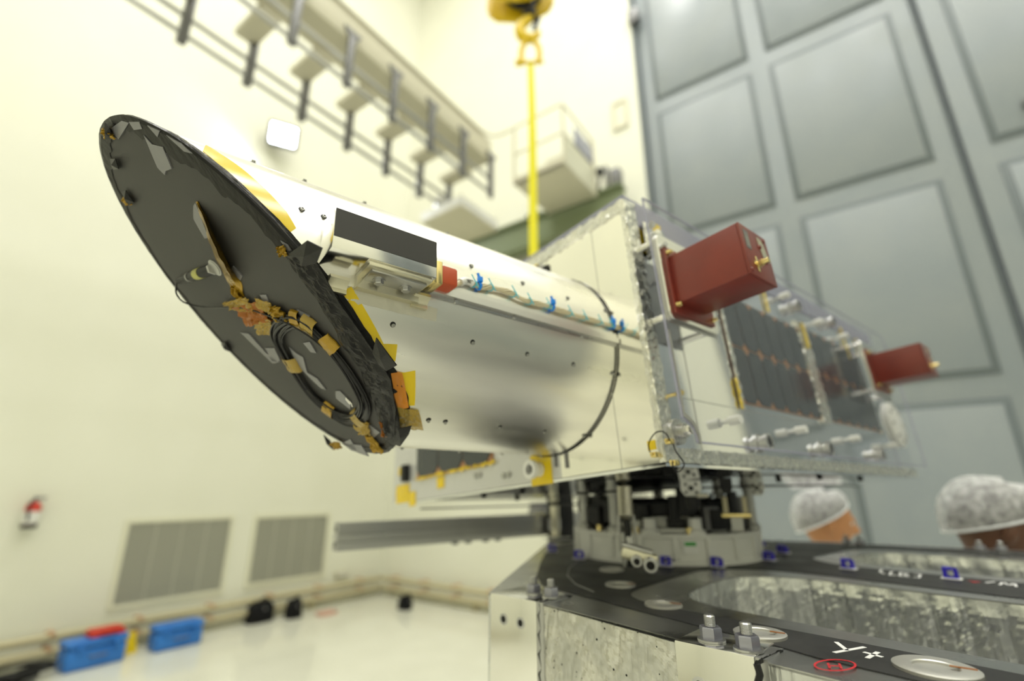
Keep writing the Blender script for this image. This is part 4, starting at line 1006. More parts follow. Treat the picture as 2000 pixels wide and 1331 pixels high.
# tilt so that the free end sits where it is seen
tgt = sp(350, 549, 't', (c0+fM*.045).y); L_ = (tgt-c0).length; ax_ = (tgt-c0).normalized()
mxp = Matrix.Translation(c0) @ ax_.to_track_quat('Z', 'Y').to_matrix().to_4x4(); k_ = L_/.060
mxf = Matrix.Translation(c0) @ fM.to_track_quat('Z', 'Y').to_matrix().to_4x4()
build('flange', MB().lathe([(.0, 0), (.0112, 0), (.0112, .0012), (.0095, .0016), (.0095, .0024), (.0, .003)], seg=32, mx=mxf), M['ringg'], pb)
build('nut', MB().lathe([(.0, .002*k_), (.0082, .002*k_), (.0082, .0045*k_), (.0, .0045*k_)], seg=6, mx=mxp), M['ringg'], pb)
build('plug', MB().lathe([(.0, .005), (.0070, .005), (.0070, .022*k_), (.0072, .0225*k_), (.0072, .036*k_), (.0060, .037*k_), (.0060, .046*k_), (.0045, .050*k_), (.0045, .060*k_), (.0, .060*k_)], seg=24, mx=mxp), M['black'], pb)
build('yellow_band', MB().lathe([(.0071, .021*k_), (.0075, .021*k_), (.0075, .029*k_), (.0071, .029*k_)], seg=24, mx=mxp, closed=True), mat('yellow_green_band', (.40, .39, .10), .45), pb)
build('grip_ring', MB().lathe([(.0061, .040*k_), (.0066, .040*k_), (.0066, .0415*k_), (.0061, .0415*k_)], seg=24, mx=mxp, closed=True), M['ringg'], pb)
coil = thing('coiled_cable', 'coil of thin black cable bound with amber tape on the cover', 'cable coil', face_px(600, 740), frame=S)
CC = [(548, 640), (572, 628), (602, 640), (640, 676), (672, 715), (700, 760), (712, 795), (700, 820), (672, 822), (636, 800), (602, 768), (574, 725), (552, 686), (541, 660)]
base_pts = [face_px(x, y, .005) for x, y in CC]; cen = sum(base_pts, Vector())/len(base_pts)
for k in range(16):
    P = []
    ph = rnd(0, 6.3)
    for i, p in enumerate(base_pts):
        a = 2*PI*i/len(base_pts); s = 1+(k-8)*.0145+.020*math.sin(a*2+ph)+.012*math.sin(3*a+ph*2)
        P.append(cen+(p-cen)*s+fM*(.0006*(k % 5)+.0015*math.sin(a+ph)-.001))
    build('cable_turn', MB().tube(smooth_pts(P, 7, True), .0014, 8, True), M['wire'], coil)
# lead from plug to coil
e_ = c0+ax_*L_
def fpx(x, y, h): return face_px(x, y, h)
lead = [e_, e_+ax_*.008+Vector((0, 0, -.004)), fpx(345, 575, .030), fpx(362, 592, .018), fpx(400, 600, .006), fpx(440, 601, .004), fpx(480, 603, .005), fpx(520, 616, .007), fpx(560, 632, .010), fpx(600, 655, .010), fpx(632, 680, .008)]
build('lead', MB().tube(smooth_pts(lead, 8), .0011, 8), M['wire'], coil)
def wrap(i, w_, m='kapton', s=1.0, r=.0085):
    n = len(base_pts); sp_ = smooth_pts(base_pts, 7, True); j = int(i*7) % len(sp_)
    p = sp_[j]; d = (sp_[(j+1) % len(sp_)]-sp_[j-1]).normalized()
    mx = Matrix.Translation(p+fM*.001) @ d.to_track_quat('Z', 'Y').to_matrix().to_4x4()
    sdv = d.cross(fM).normalized()
    def f(rad):
        def g(u, v):
            a = PI*u; q = p+d*(v-.5)*w_+sdv*math.cos(a)*r*1.65+fM*(math.sin(a)*(r*.9)-.004)
            return q*1+(fM*math.sin(a)+sdv*math.cos(a))*rad+crinkle(q, .001, 140)
        return g
    build('amber_binding', MB().slab(f(.0006), f(0), 16, 6), M[m], coil, 0)
for i, w_, m in ((1.4, .016, 'kapton'), (2.1, .020, 'kaptont'), (3.0, .022, 'kapton'), (11.4, .022, 'kaptont'), (8.9, .018, 'kapton'), (7.1, .018, 'kaptont')): wrap(i, w_, m)
p = face_px(684, 790, .012); build('metal_clip', MB().tube([p, p+fE2*.008, p+fE2*.010+fE1*.003, p+fE1*.004, p-fE2*.004], .0008, 6), M['alub'], coil)

# ================================================================== SUPPORT PLATFORM
ZP = H-.166
def pf(x, y, z=ZP): v = onz(x, y, z); return (v.x, v.y)
def fill_prism(loops_top, zt, zb, b=None, bottom=True):
    "outer loop + hole loops, top face filled with holes, vertical walls"
    b = b or MB(); es = []; rings = []
    for L in loops_top:
        V = [b.bm.verts.new((x, y, zt)) for x, y in L]; rings.append(V)
        for i in range(len(V)): es.append(b.bm.edges.new((V[i], V[(i+1) % len(V)])))
    r = bmesh.ops.triangle_fill(b.bm, use_beauty=True, use_dissolve=False, edges=es)
    bots = []
    for V in rings:
        W = [b.bm.verts.new((v.co.x, v.co.y, zb)) for v in V]; bots.append(W)
        for i in range(len(V)): j = (i+1) % len(V); b.bm.faces.new((V[i], V[j], W[j], W[i]))
    if bottom:
        es = []
        for W in bots:
            for i in range(len(W)):
                e = b.bm.edges.get((W[i], W[(i+1) % len(W)])); es.append(e)
        bmesh.ops.triangle_fill(b.bm, use_beauty=True, use_dissolve=False, edges=es)
    return b
def rounded(P, r, n=6):
    "round each corner of a polygon"
    out = []; m = len(P)
    for i in range(m):
        p = Vector(P[i]); a = (Vector(P[i-1])-p); c = (Vector(P[(i+1) % m])-p); rr_ = r[i] if isinstance(r, (list, tuple)) else r
        k = min(rr_, a.length*.49, c.length*.49); A = p+a.normalized()*k; C = p+c.normalized()*k
        for j in range(n+1):
            s = j/n; q = A*(1-s)**2+p*2*s*(1-s)+C*s*s; out.append((q.x, q.y))
    return out
outer = [(-.557, .715), (-.444, .699), (-.30, .657), (-.134, .606), (1.25, .235), (1.45, 1.0), (1.25, 1.92), (.20, 2.02), (-.17, 2.0), (-.55, 1.92), (-.80, 1.76), (-.90, 1.47)]
p1o = rounded([(-.372, .800), (-.02, .722), (1.02, .445), (1.16, .86), (-.20, 1.255), (-.33, 1.18)], [.10, .02, .08, .08, .10, .12])
p1i = rounded([(-.290, .845), (.00, .760), (.95, .510), (1.06, .85), (-.15, 1.185), (-.265, 1.12)], [.10, .02, .06, .06, .10, .10])
p2o = rounded([(-.16, 1.50), (-.09, 1.405), (1.18, 1.06), (1.22, 1.60), (.30, 1.80), (-.06, 1.84)], [.06, .04, .08, .08, .1, .10])
p2i = rounded([(-.085, 1.525), (-.03, 1.455), (1.10, 1.15), (1.14, 1.53), (.25, 1.745), (-.02, 1.77)], [.05, .04, .06, .06, .1, .08])
plat = thing('adapter_platform', 'thick aluminium adapter platform with black top and two long pockets', 'platform', (0.1, 1.25, H-.33))
build('frame', fill_prism([outer, p1i, p2i], ZP, H-.30), M['foilp'], plat)
build('top_plate', fill_prism([outer, p1i, p2i], ZP+.001, ZP-.002), M['alu'], plat)
build('floor_plate', MB().prism([(-.50, .76), (1.2, .30), (1.4, 1.0), (1.2, 1.88), (-.5, 1.85), (-.85, 1.46)], 'z', H-.345, H-.30), M['alu'], plat)
# pocket liners of crinkled foil
for nm, L in (('pocket_liner', p1i), ('pocket_liner', p2i)):
    def lf(off):
        n = len(L); cx = sum(p[0] for p in L)/n; cy = sum(p[1] for p in L)/n
        dense = []
        for i in range(n):
            a = Vector(L[i]); c = Vector(L[(i+1) % n]); m = max(1, int((c-a).length/.004))
            for j in range(m): dense.append(a.lerp(c, j/m))
        N = len(dense)
        def g(u, v):
            k = int(round(u*N)) % N; p = dense[k]; d = (dense[(k+1) % N]-dense[k-1]).normalized(); nn = Vector((-d.y, d.x))
            if nn.dot(Vector((cx, cy))-p) < 0: nn = -nn
            z = ZP-.001-v*.128; q = Vector((p.x, p.y, z)); rib = .0022*abs(math.sin(k*.28))
            dd = off+(.0016*abs(noise.noise(q*38))+.0010*noise.noise(q*140)+.0015*noise.noise(Vector((q.x*200, q.y*200, q.z*30)))+rib*1.5)*(1 if off > .0005 else 0)*(min(1, v*6))
            return Vector((p.x+nn.x*dd, p.y+nn.y*dd, z))
        return g, N
    g, N = lf(.001); build(nm, MB().grid(g, N, 24, True), M['foilp'], plat, 0)
blk_o = [pf(1072, 1070), pf(1056, 1100), pf(1048, 1128), pf(1060, 1146), pf(1110, 1160), pf(1175, 1177), pf(1290, 1207), pf(1370, 1228), pf(1445, 1246), pf(1600, 1290), (1.2, .285), (1.38, 1.0), (1.2, 1.88), (.20, 1.975), (-.17, 1.955), (-.53, 1.87), (-.76, 1.72), (-.83, 1.47)]
build('black_top', fill_prism([blk_o, p1o, p2o], ZP+.0022, ZP+.0012), M['bpaint'], plat)
build('paint_edge_line', MB().tube([Vector((*pf(x, y), ZP+.0024)) for x, y in ((1130, 1098), (1112, 1112), (1108, 1128), (1125, 1145), (1160, 1160))], .0008, 6), M['ringg'], plat)
# stand below
b = MB()
st = thing('platform_stand', 'white steel trestle carrying the adapter platform', 'stand', (.1, 1.25, 0))
for (x, y) in ((-.42, 1.0), (-.40, 1.68), (.95, .62), (1.0, 1.68)):
    build('leg', MB().box(x-.04, x+.04, y-.04, y+.04, 0, H-.40, bev=.004), M['whitem'], st); build('foot', MB().lathe([(.0, 0), (.07, 0), (.07, .012), (.0, .012)], (x, y, 0), 20), M['steel'], st)
build('top_frame', MB().box(-.46, 1.04, .96, 1.04, H-.40, H-.346).box(-.46, 1.04, 1.64, 1.72, H-.40, H-.346).box(-.44, -.36, 1.04, 1.64, H-.40, H-.346).box(.93, 1.01, .56, 1.64, H-.40, H-.346), M['whitem'], st)
# crinkled, perforated foil over the honeycomb edge between the blocks
def skirt(P0, P1, zt, zb, off=.001):
    A = Vector((*P0, 0)); B = Vector((*P1, 0)); d = (B-A).normalized(); nn = Vector((d.y, -d.x, 0))
    def fo(u, v):
        p = A.lerp(B, u)+Vector((0, 0, zt+(zb-zt)*v)); q = Vector((u*(B-A).length*110, v*(zt-zb)*12, 3)); r = Vector((u*(B-A).length*50+v*2, v*(zt-zb)*22-u*3, 9))
        return p+nn*(off+.0016*abs(noise.noise(q))+.0018*abs(noise.noise(r))**.6+.0006*noise.noise(r*5))
    return MB().slab(fo, lambda u, v: A.lerp(B, u)+Vector((0, 0, zt+(zb-zt)*v))+nn*.0001, int((B-A).length/.0025), 50)
build('edge_skirt', skirt(pf(1058, 1181), pf(1321, 1254), ZP-.0008, H-.335), M['perf'], plat, 0)
build('edge_skirt', skirt((-.886, 1.44), (-.558, .722), ZP-.0008, H-.30, .0008), M['foilp'], plat, 0)
# corner blocks with threaded holes
def block(xa, xb, ya, yb, dep, name_lab, holes, par):
    A = Vector(pf(xa, ya)); B = Vector(pf(xb, yb)); d = (B-A).normalized(); nn = Vector((d.y, -d.x))
    mx = Matrix(((d.x, -nn.x, 0, A.x), (d.y, -nn.y, 0, A.y), (0, 0, 1, 0), (0, 0, 0, 1))); L = (B-A).length
    t = build('edge_block', MB().box(0, L, -.006, dep, H-.335, ZP+.004, mx, bev=.0015), M['alub'], par)
    build('block_cheek', MB().box(L, L+.012, -.004, dep*.8, H-.335, ZP+.003, mx), M['alu'], t)
    for (hx_, hz_) in holes:
        m2 = mx @ Matrix.Translation((hx_, -.006, ZP-hz_)) @ Matrix.Rotation(PI/2, 4, 'X')
        h_ = build('insert', MB().lathe([(.005, 0), (.0085, 0), (.0085, .001), (.005, .001)], seg=24, mx=m2, closed=True), M['galv'], t)
        build('thread_hole', MB().lathe([(.0, 0), (.005, 0), (.005, .0005), (.0, .0005)], seg=20, mx=m2), M['black'], h_)
    return mx, L
block(963, 1052, 1163, 1180, .075, '', [(.030, .030), (.066, .030)], plat)
block(1322, 1478, 1256, 1290, .060, '', [(.025, .035), (.068, .035)], plat)
for (x, y, x2, y2, zl) in ((1058, 1180, 1112, 1168, .12), (1480, 1300, 1525, 1278, .12)):
    A = Vector((*pf(x, y), 0)); B = Vector((*pf(x2, y2), 0))
    def fo(u, v):
        p = A.lerp(B, u); return Vector((p.x+.004*(v-.5), p.y+.010*(v-.5), ZP+.0015+.003*abs(noise.noise(Vector((u*20, v*6, 2))))+.0015))
    build('sealant', MB().slab(fo, lambda u, v: Vector((*fo(u, v).xy, ZP)), 20, 4), M['black'], plat, 0)
    b = MB().tube([Vector((A.x, A.y-.004, ZP-.0+.002-zl*k/14))+Vector((.002*math.sin(k*2.1), 0, 0)) for k in range(15)], .0035, 8); build('sealant', b, M['black'], plat)
# studs with nuts
def make_nut(x, y, z, lab):
    t = thing('stud_nut', lab, 'bolt', (x, y, z), 'studs with nuts on the platform edge')
    build('washer', MB().lathe([(.0, 0), (.0150, 0), (.0150, .0022), (.0, .0022)], (x, y, z), 28), M['galv'], t)
    build('hex_nut', MB().lathe([(.0, .0022), (.0118, .0022), (.0122, .0035), (.0122, .0130), (.0112, .0145), (.0, .0145)], (x, y, z), 6), mat('zinc_nut', (.30, .30, .36), .3, .8) if 'nutm' not in M else M['nutm'], t)
    P = []
    for k in range(9): P += [(.0056, .0145+k*.0012), (.0063, .0151+k*.0012)]
    build('stud', MB().lathe([(.0, .014)]+P+[(.0048, .0262), (.0, .0262)], (x, y, z), 18), M['galv'], t)
    return t
M['nutm'] = mat('zinc_nut', (.32, .32, .38), .3, .8)
M['disc'] = mat('brushed_insert_metal', (.62, .61, .58), .42, .85)
zb_ = ZP+.0042
nl = [((1043, 1160), 'stud with hex nut on the far-left corner block, left one of its pair'), ((1077, 1167), 'stud with hex nut on the far-left corner block, right one of its pair'), ((1390, 1252), 'stud with hex nut on the near block, left one of its pair'), ((1462, 1270), 'stud with hex nut on the near block, right one beside the ring insert')]
n0 = None
for (q, lab) in nl:
    v = pf(q[0], q[1], zb_)
    if n0 is None: n0 = make_nut(v[0], v[1], zb_, lab)
    else: copy_tree(n0, (v[0], v[1], zb_), lab)
for (q, lab) in (((1655, 1064), 'small distant stud beside the left head at the far platform edge'), ((1680, 1066), 'small distant stud just right of the left person\'s face'), ((1905, 1072), 'small distant stud in front of the right person\'s hair net'), ((1945, 1074), 'small distant stud under the right person\'s chin')):
    v = pf(*q); copy_tree(n0, (v[0], min(v[1], 1.93), ZP+.0022), lab)
# ring inserts
def insert_ring(x, y, ro, ri, lab):
    t = thing('ring_insert', lab, 'ring insert', (x, y, ZP+.0022), 'bare metal ring inserts in the black top')
    build('collar', MB().lathe([(ri, 0), (ro, 0), (ro, .0028), (ro-.002, .0038), (ri+.001, .0038), (ri, .003)], (x, y, ZP+.0022), 40, closed=True), M['disc'], t)
    build('bore', MB().lathe([(.0, 0), (ri, 0), (ri, .001), (.0, .001)], (x, y, ZP+.0022), 32), M['ringg'], t)
    if ro > .026:
        build('rust_spot', MB().box(x+ri*.6, x+ro*.9, y+.004, y+.008, ZP+.006, ZP+.0064), M['kred'], t)
for (q, ro, ri, lab) in (((1195, 1117), .026, .018, 'thin silver disc set in the black top nearest the white ring'), ((1212, 1147), .027, .018, 'thin silver disc in the black top between the other disc and the ring inserts'), ((1296, 1187), .027, .014, 'silver ring insert with open bore behind the foil edge'), ((1485, 1245), .029, .017, 'silver ring insert partly hidden by a hex nut'), ((1830, 1315), .034, .018, 'large silver ring insert at the bottom right corner')):
    v = pf(*q); insert_ring(v[0], v[1], ro, ri, lab)
# markings
def stroke(P, wd, m, nm, z=ZP+.0024):
    b = MB()
    for (x0, y0, x1, y1) in P:
        a = Vector((*pf(x0, y0), 0)); c = Vector((*pf(x1, y1), 0)); d = (c-a).normalized(); nn = Vector((-d.y, d.x, 0))*wd/2
        v = [b.bm.verts.new((*(q.xy), zz)) for zz in (z, z+.0004) for q in (a-nn, c-nn, c+nn, a+nn)]
        for f in ((0, 3, 2, 1), (4, 5, 6, 7), (0, 1, 5, 4), (1, 2, 6, 5), (2, 3, 7, 6), (3, 0, 4, 7)): b.bm.faces.new([v[i] for i in f])
    return build(nm, b, M[m], plat, 0)
stroke([(1630, 1281, 1690, 1270), (1634, 1260, 1656, 1277)], .0045, 'white', 'letter_y_mark')
stroke([(1688, 1280, 1725, 1290), (1695, 1292, 1716, 1280)], .0045, 'white', 'plus_mark')
stroke([(1727, 1124, 1719, 1120), (1719, 1120, 1722, 1116), (1742, 1120, 1738, 1127), (1738, 1127, 1752, 1127), (1760, 1121, 1758, 1129), (1760, 1121, 1774, 1124), (1774, 1124, 1766, 1126), (1766, 1126, 1776, 1130), (1776, 1130, 1758, 1129), (1786, 1124, 1800, 1126), (1798, 1126, 1796, 1132), (1796, 1132, 1784, 1131)], .004, 'white', 'hand_lettering')
stroke([(1926, 1142, 1944, 1140), (1954, 1146, 1960, 1141), (1960, 1141, 1972, 1147), (1972, 1147, 1982, 1143), (1982, 1143, 1986, 1150)], .004, 'white', 'hand_lettering')
stroke([(1892, 1138, 1908, 1140), (1900, 1141, 1914, 1140)], .003, 'redink', 'red_mark')
ov = [(1632+40*math.cos(a*PI/10), 1306+11*math.sin(a*PI/10)) for a in range(21)]
stroke([(*ov[i], *ov[i+1]) for i in range(20)]+[(1618, 1302, 1622, 1312), (1640, 1303, 1645, 1313), (1620, 1307, 1643, 1308)], .0019, 'redink', 'red_circled_mark')
# blue clips
def make_clip(x, y, rz, lab):
    t = thing('cable_clip', lab, 'cable clip', (x, y, ZP+.0022), 'blue cable clips on the platform')
    mx = Matrix.Translation((x, y, ZP+.0022)) @ Matrix.Rotation(rz, 4, 'Z') @ Matrix.Scale(.78, 4)
    build('pad', MB().box(-.020, .020, -.015, .015, 0, .0025, mx, bev=.0006), M['whitem'], t)
    b = MB().box(-.014, .014, -.009, .009, .0025, .006, mx).box(-.014, -.006, -.010, .010, .006, .020, mx).box(.007, .014, -.010, .010, .006, .020, mx).box(-.014, .004, -.010, .010, .020, .026, mx).box(.006, .014, -.010, -.003, .020, .026, mx)
    build('clip_body', b, M['clip'], t); build('screw', MB().cyl(mx @ Vector((0, 0, .006)), mx @ Vector((0, 0, .009)), .004, 10), M['alub'], t)
    return t
cls = [((1078, 1080), .6, 'left of the white ring, at the far left of the platform'), ((1132, 1094), .3, 'at the left foot of the white ring'), ((1302, 1108), .1, 'in front of the white ring, nearest the hanging connectors'), ((1402, 1110), -.1, 'in front of the white ring below its green label'), ((1503, 1097), -.3, 'right of the white ring, the nearest of three'), ((1530, 1083), -.4, 'right of the white ring, the middle of three'), ((1485, 1069), -.5, 'right of the white ring, farthest back'), ((1658, 1114), -.2, 'on the spine between the two pockets, left one'), ((1860, 1134), -.2, 'on the spine between the two pockets, right one beside the lettering')]
c0_ = None
for (q, rz, lab) in cls:
    v = pf(*q); lab = 'blue plastic cable clip ' + lab
    c0_r = make_clip(v[0], v[1], rz, lab)

# ================================================================== SEPARATION RING under the bus
rcx, rcy, R0 = -.488, 1.405, .238
zr0 = ZP+.0022
rg = thing('separation_ring', 'off-white ribbed support ring under the satellite bus', 'support ring', (rcx, rcy, zr0))
build('base_ring', MB().lathe([(R0-.03, 0), (R0+.006, 0), (R0+.006, .008), (R0, .010), (R0, .056), (R0+.006, .058), (R0+.006, .066), (R0-.03, .066)], (rcx, rcy, zr0), 72, closed=True), M['ringw'], rg)
for k in range(20):
    a = 2*PI*k/20+.12; mx = Matrix.Translation((rcx, rcy, zr0)) @ Matrix.Rotation(a, 4, 'Z')
    build('rib', MB().box(R0-.005, R0+.006, -.004, .004, .008, .060, mx, bev=.001), M['ringw'], rg)
build('inner_drum', MB().lathe([(R0-.075, .066), (R0-.035, .066), (R0-.035, .072), (R0-.045, .074), (R0-.045, .094), (R0-.035, .096), (R0-.035, .102), (R0-.075, .102)], (rcx, rcy, zr0), 72, closed=True), M['ringg'], rg)
b = MB()
for k in range(48):
    a = 2*PI*k/48; b.cyl((rcx+(R0-.033)*math.cos(a), rcy+(R0-.033)*math.sin(a), zr0+.099), (rcx+(R0-.030)*math.cos(a), rcy+(R0-.030)*math.sin(a), zr0+.099), .003, 6)
build('drum_bolts', b, M['steel'], rg)
# green label
mx = Matrix.Translation((rcx, rcy, zr0)) @ Matrix.Rotation(D2(-57), 4, 'Z')
lb = build('label_plate', MB().box(R0+.0, R0+.0035, -.017, .017, .026, .054, mx), M['whitem'], rg)
build('green_stripe', MB().box(R0+.0035, R0+.004, -.013, .013, .042, .050, mx), mat('green_label', (.03, .35, .04), .5), lb)
# columns between ring and bus
def deck_z(x, y):                            # height of the deck's underside above (x, y)
    p = SI @ Vector((x, y, H)); return (S @ Vector((p.x, p.y, -.0064))).z
for k, ang in enumerate((-131.5, -100.5, 10, 60, 110, 165)):
    a = D2(ang); x, y = rcx+(R0-.012)*math.cos(a), rcy+(R0-.012)*math.sin(a); z1 = deck_z(x, y)
    build('column', MB().lathe([(.0, .066), (.019, .066), (.019, .078), (.0125, .082), (.0125, z1-zr0-.012), (.017, z1-zr0-.010), (.017, z1-zr0), (.0, z1-zr0)], (rcx+(R0-.012)*math.cos(a), rcy+(R0-.012)*math.sin(a), zr0), 24), M['ringg'], rg)
for ang in (-112, -86, -56):
    a = D2(ang); x, y = rcx+(R0-.006)*math.cos(a), rcy+(R0-.006)*math.sin(a)
    build('brass_cap', MB().cyl((x, y, zr0+.066), (x, y, zr0+.080), .007, 14), M['gold'], rg)
for ang in (-78, -52): 
    a = D2(ang); build('stump', MB().lathe([(.0, .066), (.022, .066), (.022, .074), (.015, .078), (.015, .100), (.0, .100)], (rcx+(R0-.012)*math.cos(a), rcy+(R0-.012)*math.sin(a), zr0), 24), M['ringw'], rg)
for ang, s in ((-140, .02), (-50, .0) , (-64, .012)):
    if not s: continue
    a = D2(ang); mx = Matrix.Translation((rcx, rcy, zr0)) @ Matrix.Rotation(a, 4, 'Z')
    build('deck_box', MB().box(R0-.050, R0-.012, -.035, .035, .066, .066+s, mx, bev=.002), M['ringg'], rg)
# black electronics hanging beneath the deck
bx = thing('dark_equipment_pack', 'black equipment and cabling crowded under the deck inside the ring', 'equipment', (rcx, rcy, H-.05))
mx0 = Matrix.Translation((rcx, rcy, 0)) @ Matrix.Rotation(D2(-16), 4, 'Z')
zt_ = min(deck_z(rcx+dx, rcy+dy) for dx in (-.16, .16) for dy in (-.16, .16))-.001
build('casing', MB().lathe([(.0, zr0+.1025), (.185, zr0+.1025), (.198, zr0+.106), (.198, zt_-.008), (.185, zt_), (.0, zt_)], (rcx, rcy, 0), 40), M['black'], bx)
for k in range(26):
    a = rnd(-PI, 0); r1 = rnd(.20, .215); x, y = rcx+r1*math.cos(a), rcy+r1*math.sin(a); w_ = rnd(.012, .028); z0 = H+rnd(-.10, -.055); z1 = min(z0+rnd(.03, .06), deck_z(x, y)-.006)
    if z1 > z0+.01: build('module', MB().box(-w_/2, w_/2, -w_, w_, z0, z1, Matrix.Translation((x, y, 0)) @ Matrix.Rotation(a, 4, 'Z'), bev=.002), M['black'] if k % 5 else M['steel'], bx)
for k in range(9):
    a = rnd(-2.8, -.2); x, y = rcx+.212*math.cos(a), rcy+.212*math.sin(a)
    P = [Vector((x+rnd(-.02, .02), y+rnd(-.01, .01), H-.10+j*.022+rnd(-.004, .004))) for j in range(5)]
    P[-1].z = min(P[-1].z, deck_z(x, y)-.006); P[-2].z = min(P[-2].z, P[-1].z-.01); build('cable', MB().tube(smooth_pts(P, 5), .0035, 8), M['wire'], bx)
# hanging brackets under the deck (seen in front of the ring)
def hang(px, py0, py1, wpx, d, m, name, lab, cat, extra=None):
    a = atd(px, py0, d); c = atd(px, py1, d); w_ = wpx/FPX*d*.9
    zt = deck_z(a.x, a.y); t = thing(name, lab, cat, (a.x, a.y, c.z)); az = math.atan2(a.y, a.x)-PI/2
    mx = Matrix.Translation((a.x, a.y, 0)) @ Matrix.Rotation(az, 4, 'Z')
    ob = build('plate', MB().prism([(-w_/2, zt), (w_/2, zt), (w_/2, c.z+.012), (w_*.3, c.z), (-w_*.3, c.z), (-w_/2, c.z+.012)], 'y', -.006, .006, mx, bev=.001), M[m], t)
    for (sx, sz_) in ((-.25, .25), (.25, .25), (-.25, .75), (.25, .75), (0, .5)):
        z = zt+(c.z-zt)*sz_; build('screw', MB().cyl(mx @ Vector((sx*w_, -.006, z)), mx @ Vector((sx*w_, -.010, z)), .0028 if sx else .005, 8), M['black'], t)
    return t, mx, zt, c
t, mx, zt, c = hang(1344, 905, 970, 38, 1.10, 'ringw', 'release_bracket', 'white perforated bracket hanging from the deck with a side pin', 'bracket')
build('pin', MB().cyl(mx @ Vector((.01, -.008, zt-.03)), mx @ Vector((.032, -.008, zt-.03)), .004, 8), M['bracket'], t)
build('rubber_foot', MB().lathe([(.0, 0), (.012, 0), (.014, .01), (.014, .026), (.0, .026)], (mx.translation.x, mx.translation.y, c.z-.026), 16), M['black'], t)
hang(1472, 912, 968, 24, 1.30, 'ringg', 'side_bracket', 'narrow grey bracket hanging right of the ring', 'bracket')
hang(1412, 905, 965, 22, 1.12, 'black', 'dark_bracket', 'black bracket hanging beside the white perforated one', 'bracket')
# gold yoke
a = atd(1437, 1000, 1.25)
t = thing('yellow_yoke', 'yellow fork-shaped fitting on the right side of the ring', 'yoke', (a.x, a.y, a.z-.02)); az = math.atan2(a.y, a.x)-PI/2
mx = Matrix.Translation(a) @ Matrix.Rotation(az, 4, 'Z')
build('base', MB().box(-.030, .030, -.012, .012, -.012, -.004, mx, bev=.001), M['gold'], t)
for s in (-1, 1): build('arm', MB().box(s*.020-.005, s*.020+.005, -.008, .008, -.004, .032, mx, bev=.001), M['rail'], t)
build('support', MB().box(-.012, .012, -.010, .010, -.040, -.012, mx), M['ringg'], t)
# harness of hanging connectors
a = atd(1217, 925, 1.05); zt = deck_z(a.x, a.y)
t = thing('umbilical_plug', 'umbilical lead hanging from the deck and ending in two connectors', 'umbilical', (a.x, a.y, ZP+.01)); az = math.atan2(a.y, a.x)-PI/2
mx = Matrix.Translation((a.x, a.y, 0)) @ Matrix.Rotation(az, 4, 'Z')
P = []
for k in range(8): P += [(.0155, zt-.006-k*.0075), (.0135, zt-.010-k*.0075)]
build('ribbed_sleeve', MB().lathe([(.0, zt)]+P+[(.0, zt-.072)], (a.x, a.y, 0), 20), M['bracket'], t)
for s in (-1, 1): build('side_wire', MB().tube(smooth_pts([mx @ Vector((s*.014, 0, zt-.06)), mx @ Vector((s*.016, 0, zt-.10)), mx @ Vector((s*.012, 0, zt-.14)), mx @ Vector((s*.008, 0, zt-.155))], 5), .0028, 8), M['ringg'], t)
build('core', MB().cyl(mx @ Vector((0, 0, zt-.07)), mx @ Vector((.002, 0, zt-.155)), .0065, 12), M['wire'], t)
build('core_sleeve', MB().cyl(mx @ Vector((0.002, 0, zt-.10)), mx @ Vector((.004, 0, zt-.14)), .0072, 12), M['ringw'], t)
q = atd(1250, 1090, 1.0); m2 = Matrix.Translation(q) @ Matrix.Rotation(az, 4, 'Z') @ Matrix.Rotation(.25, 4, 'Y')
hd = build('plug_body', MB().box(-.034, .030, -.016, .016, -.008, .012, m2, bev=.003), M['bracket'], t)
build('plug_cap', MB().box(-.036, .020, -.018, .018, .012, .018, m2, bev=.002), M['galv'], hd)
for s, r in ((-.006, .010), (.018, .013)):
    mm = m2 @ Matrix.Translation((s, -.016, -.004)) @ Matrix.Rotation(PI/2, 4, 'X')
    c = build('barrel', MB().lathe([(r*.6, 0), (r, 0), (r, .020), (r*.85, .022), (r*.6, .022)], seg=24, mx=mm, closed=True), M['galv'], t)
    build('bore', MB().lathe([(.0, 0), (r*.62, 0), (r*.62, .016), (.0, .016)], seg=20, mx=mm), M['black'], c)

# ---- aluminium profile beam
A = atd(656, 1040.5, 1.55); B = atd(1062, 1026, 1.93); d = (B-A).normalized(); A.z = (A.z+B.z)/2-.006; B.z = A.z+.004
d = (B-A).normalized(); sdv = d.cross(Vector((0, 0, 1))).normalized(); upv = sdv.cross(d)
t = thing('profile_beam', 'grey slotted aluminium profile beam sticking out left below the bus', 'beam', A)
OFF[t.name] = A.copy()
mb_ = Matrix(((d.x, sdv.x, upv.x, A.x), (d.y, sdv.y, upv.y, A.y), (d.z, sdv.z, upv.z, A.z), (0, 0, 0, 1))); LB = (B-A).length+.20
hb = .037; wb = .020
prof = []
def slotprof():
    P = [(-wb, -hb), (-.006, -hb), (-.006, -hb+.006), (.006, -hb+.006), (.006, -hb), (wb, -hb)]
    P += [(wb, -hb+.022), (wb-.007, -hb+.022), (wb-.007, -hb+.031), (wb, -hb+.031), (wb, hb-.031), (wb-.007, hb-.031), (wb-.007, hb-.022), (wb, hb-.022)]
    P += [(wb, hb), (.006, hb), (.006, hb-.006), (-.006, hb-.006), (-.006, hb), (-wb, hb)]
    P += [(-wb, hb-.022), (-wb+.007, hb-.022), (-wb+.007, hb-.031), (-wb, hb-.031), (-wb, -hb+.031), (-wb+.007, -hb+.031), (-wb+.007, -hb+.022), (-wb, -hb+.022)]
    return P
build('extrusion', MB().prism([(a, c) for a, c in slotprof()], 'x', 0, LB, mb_), M['galv'], t)
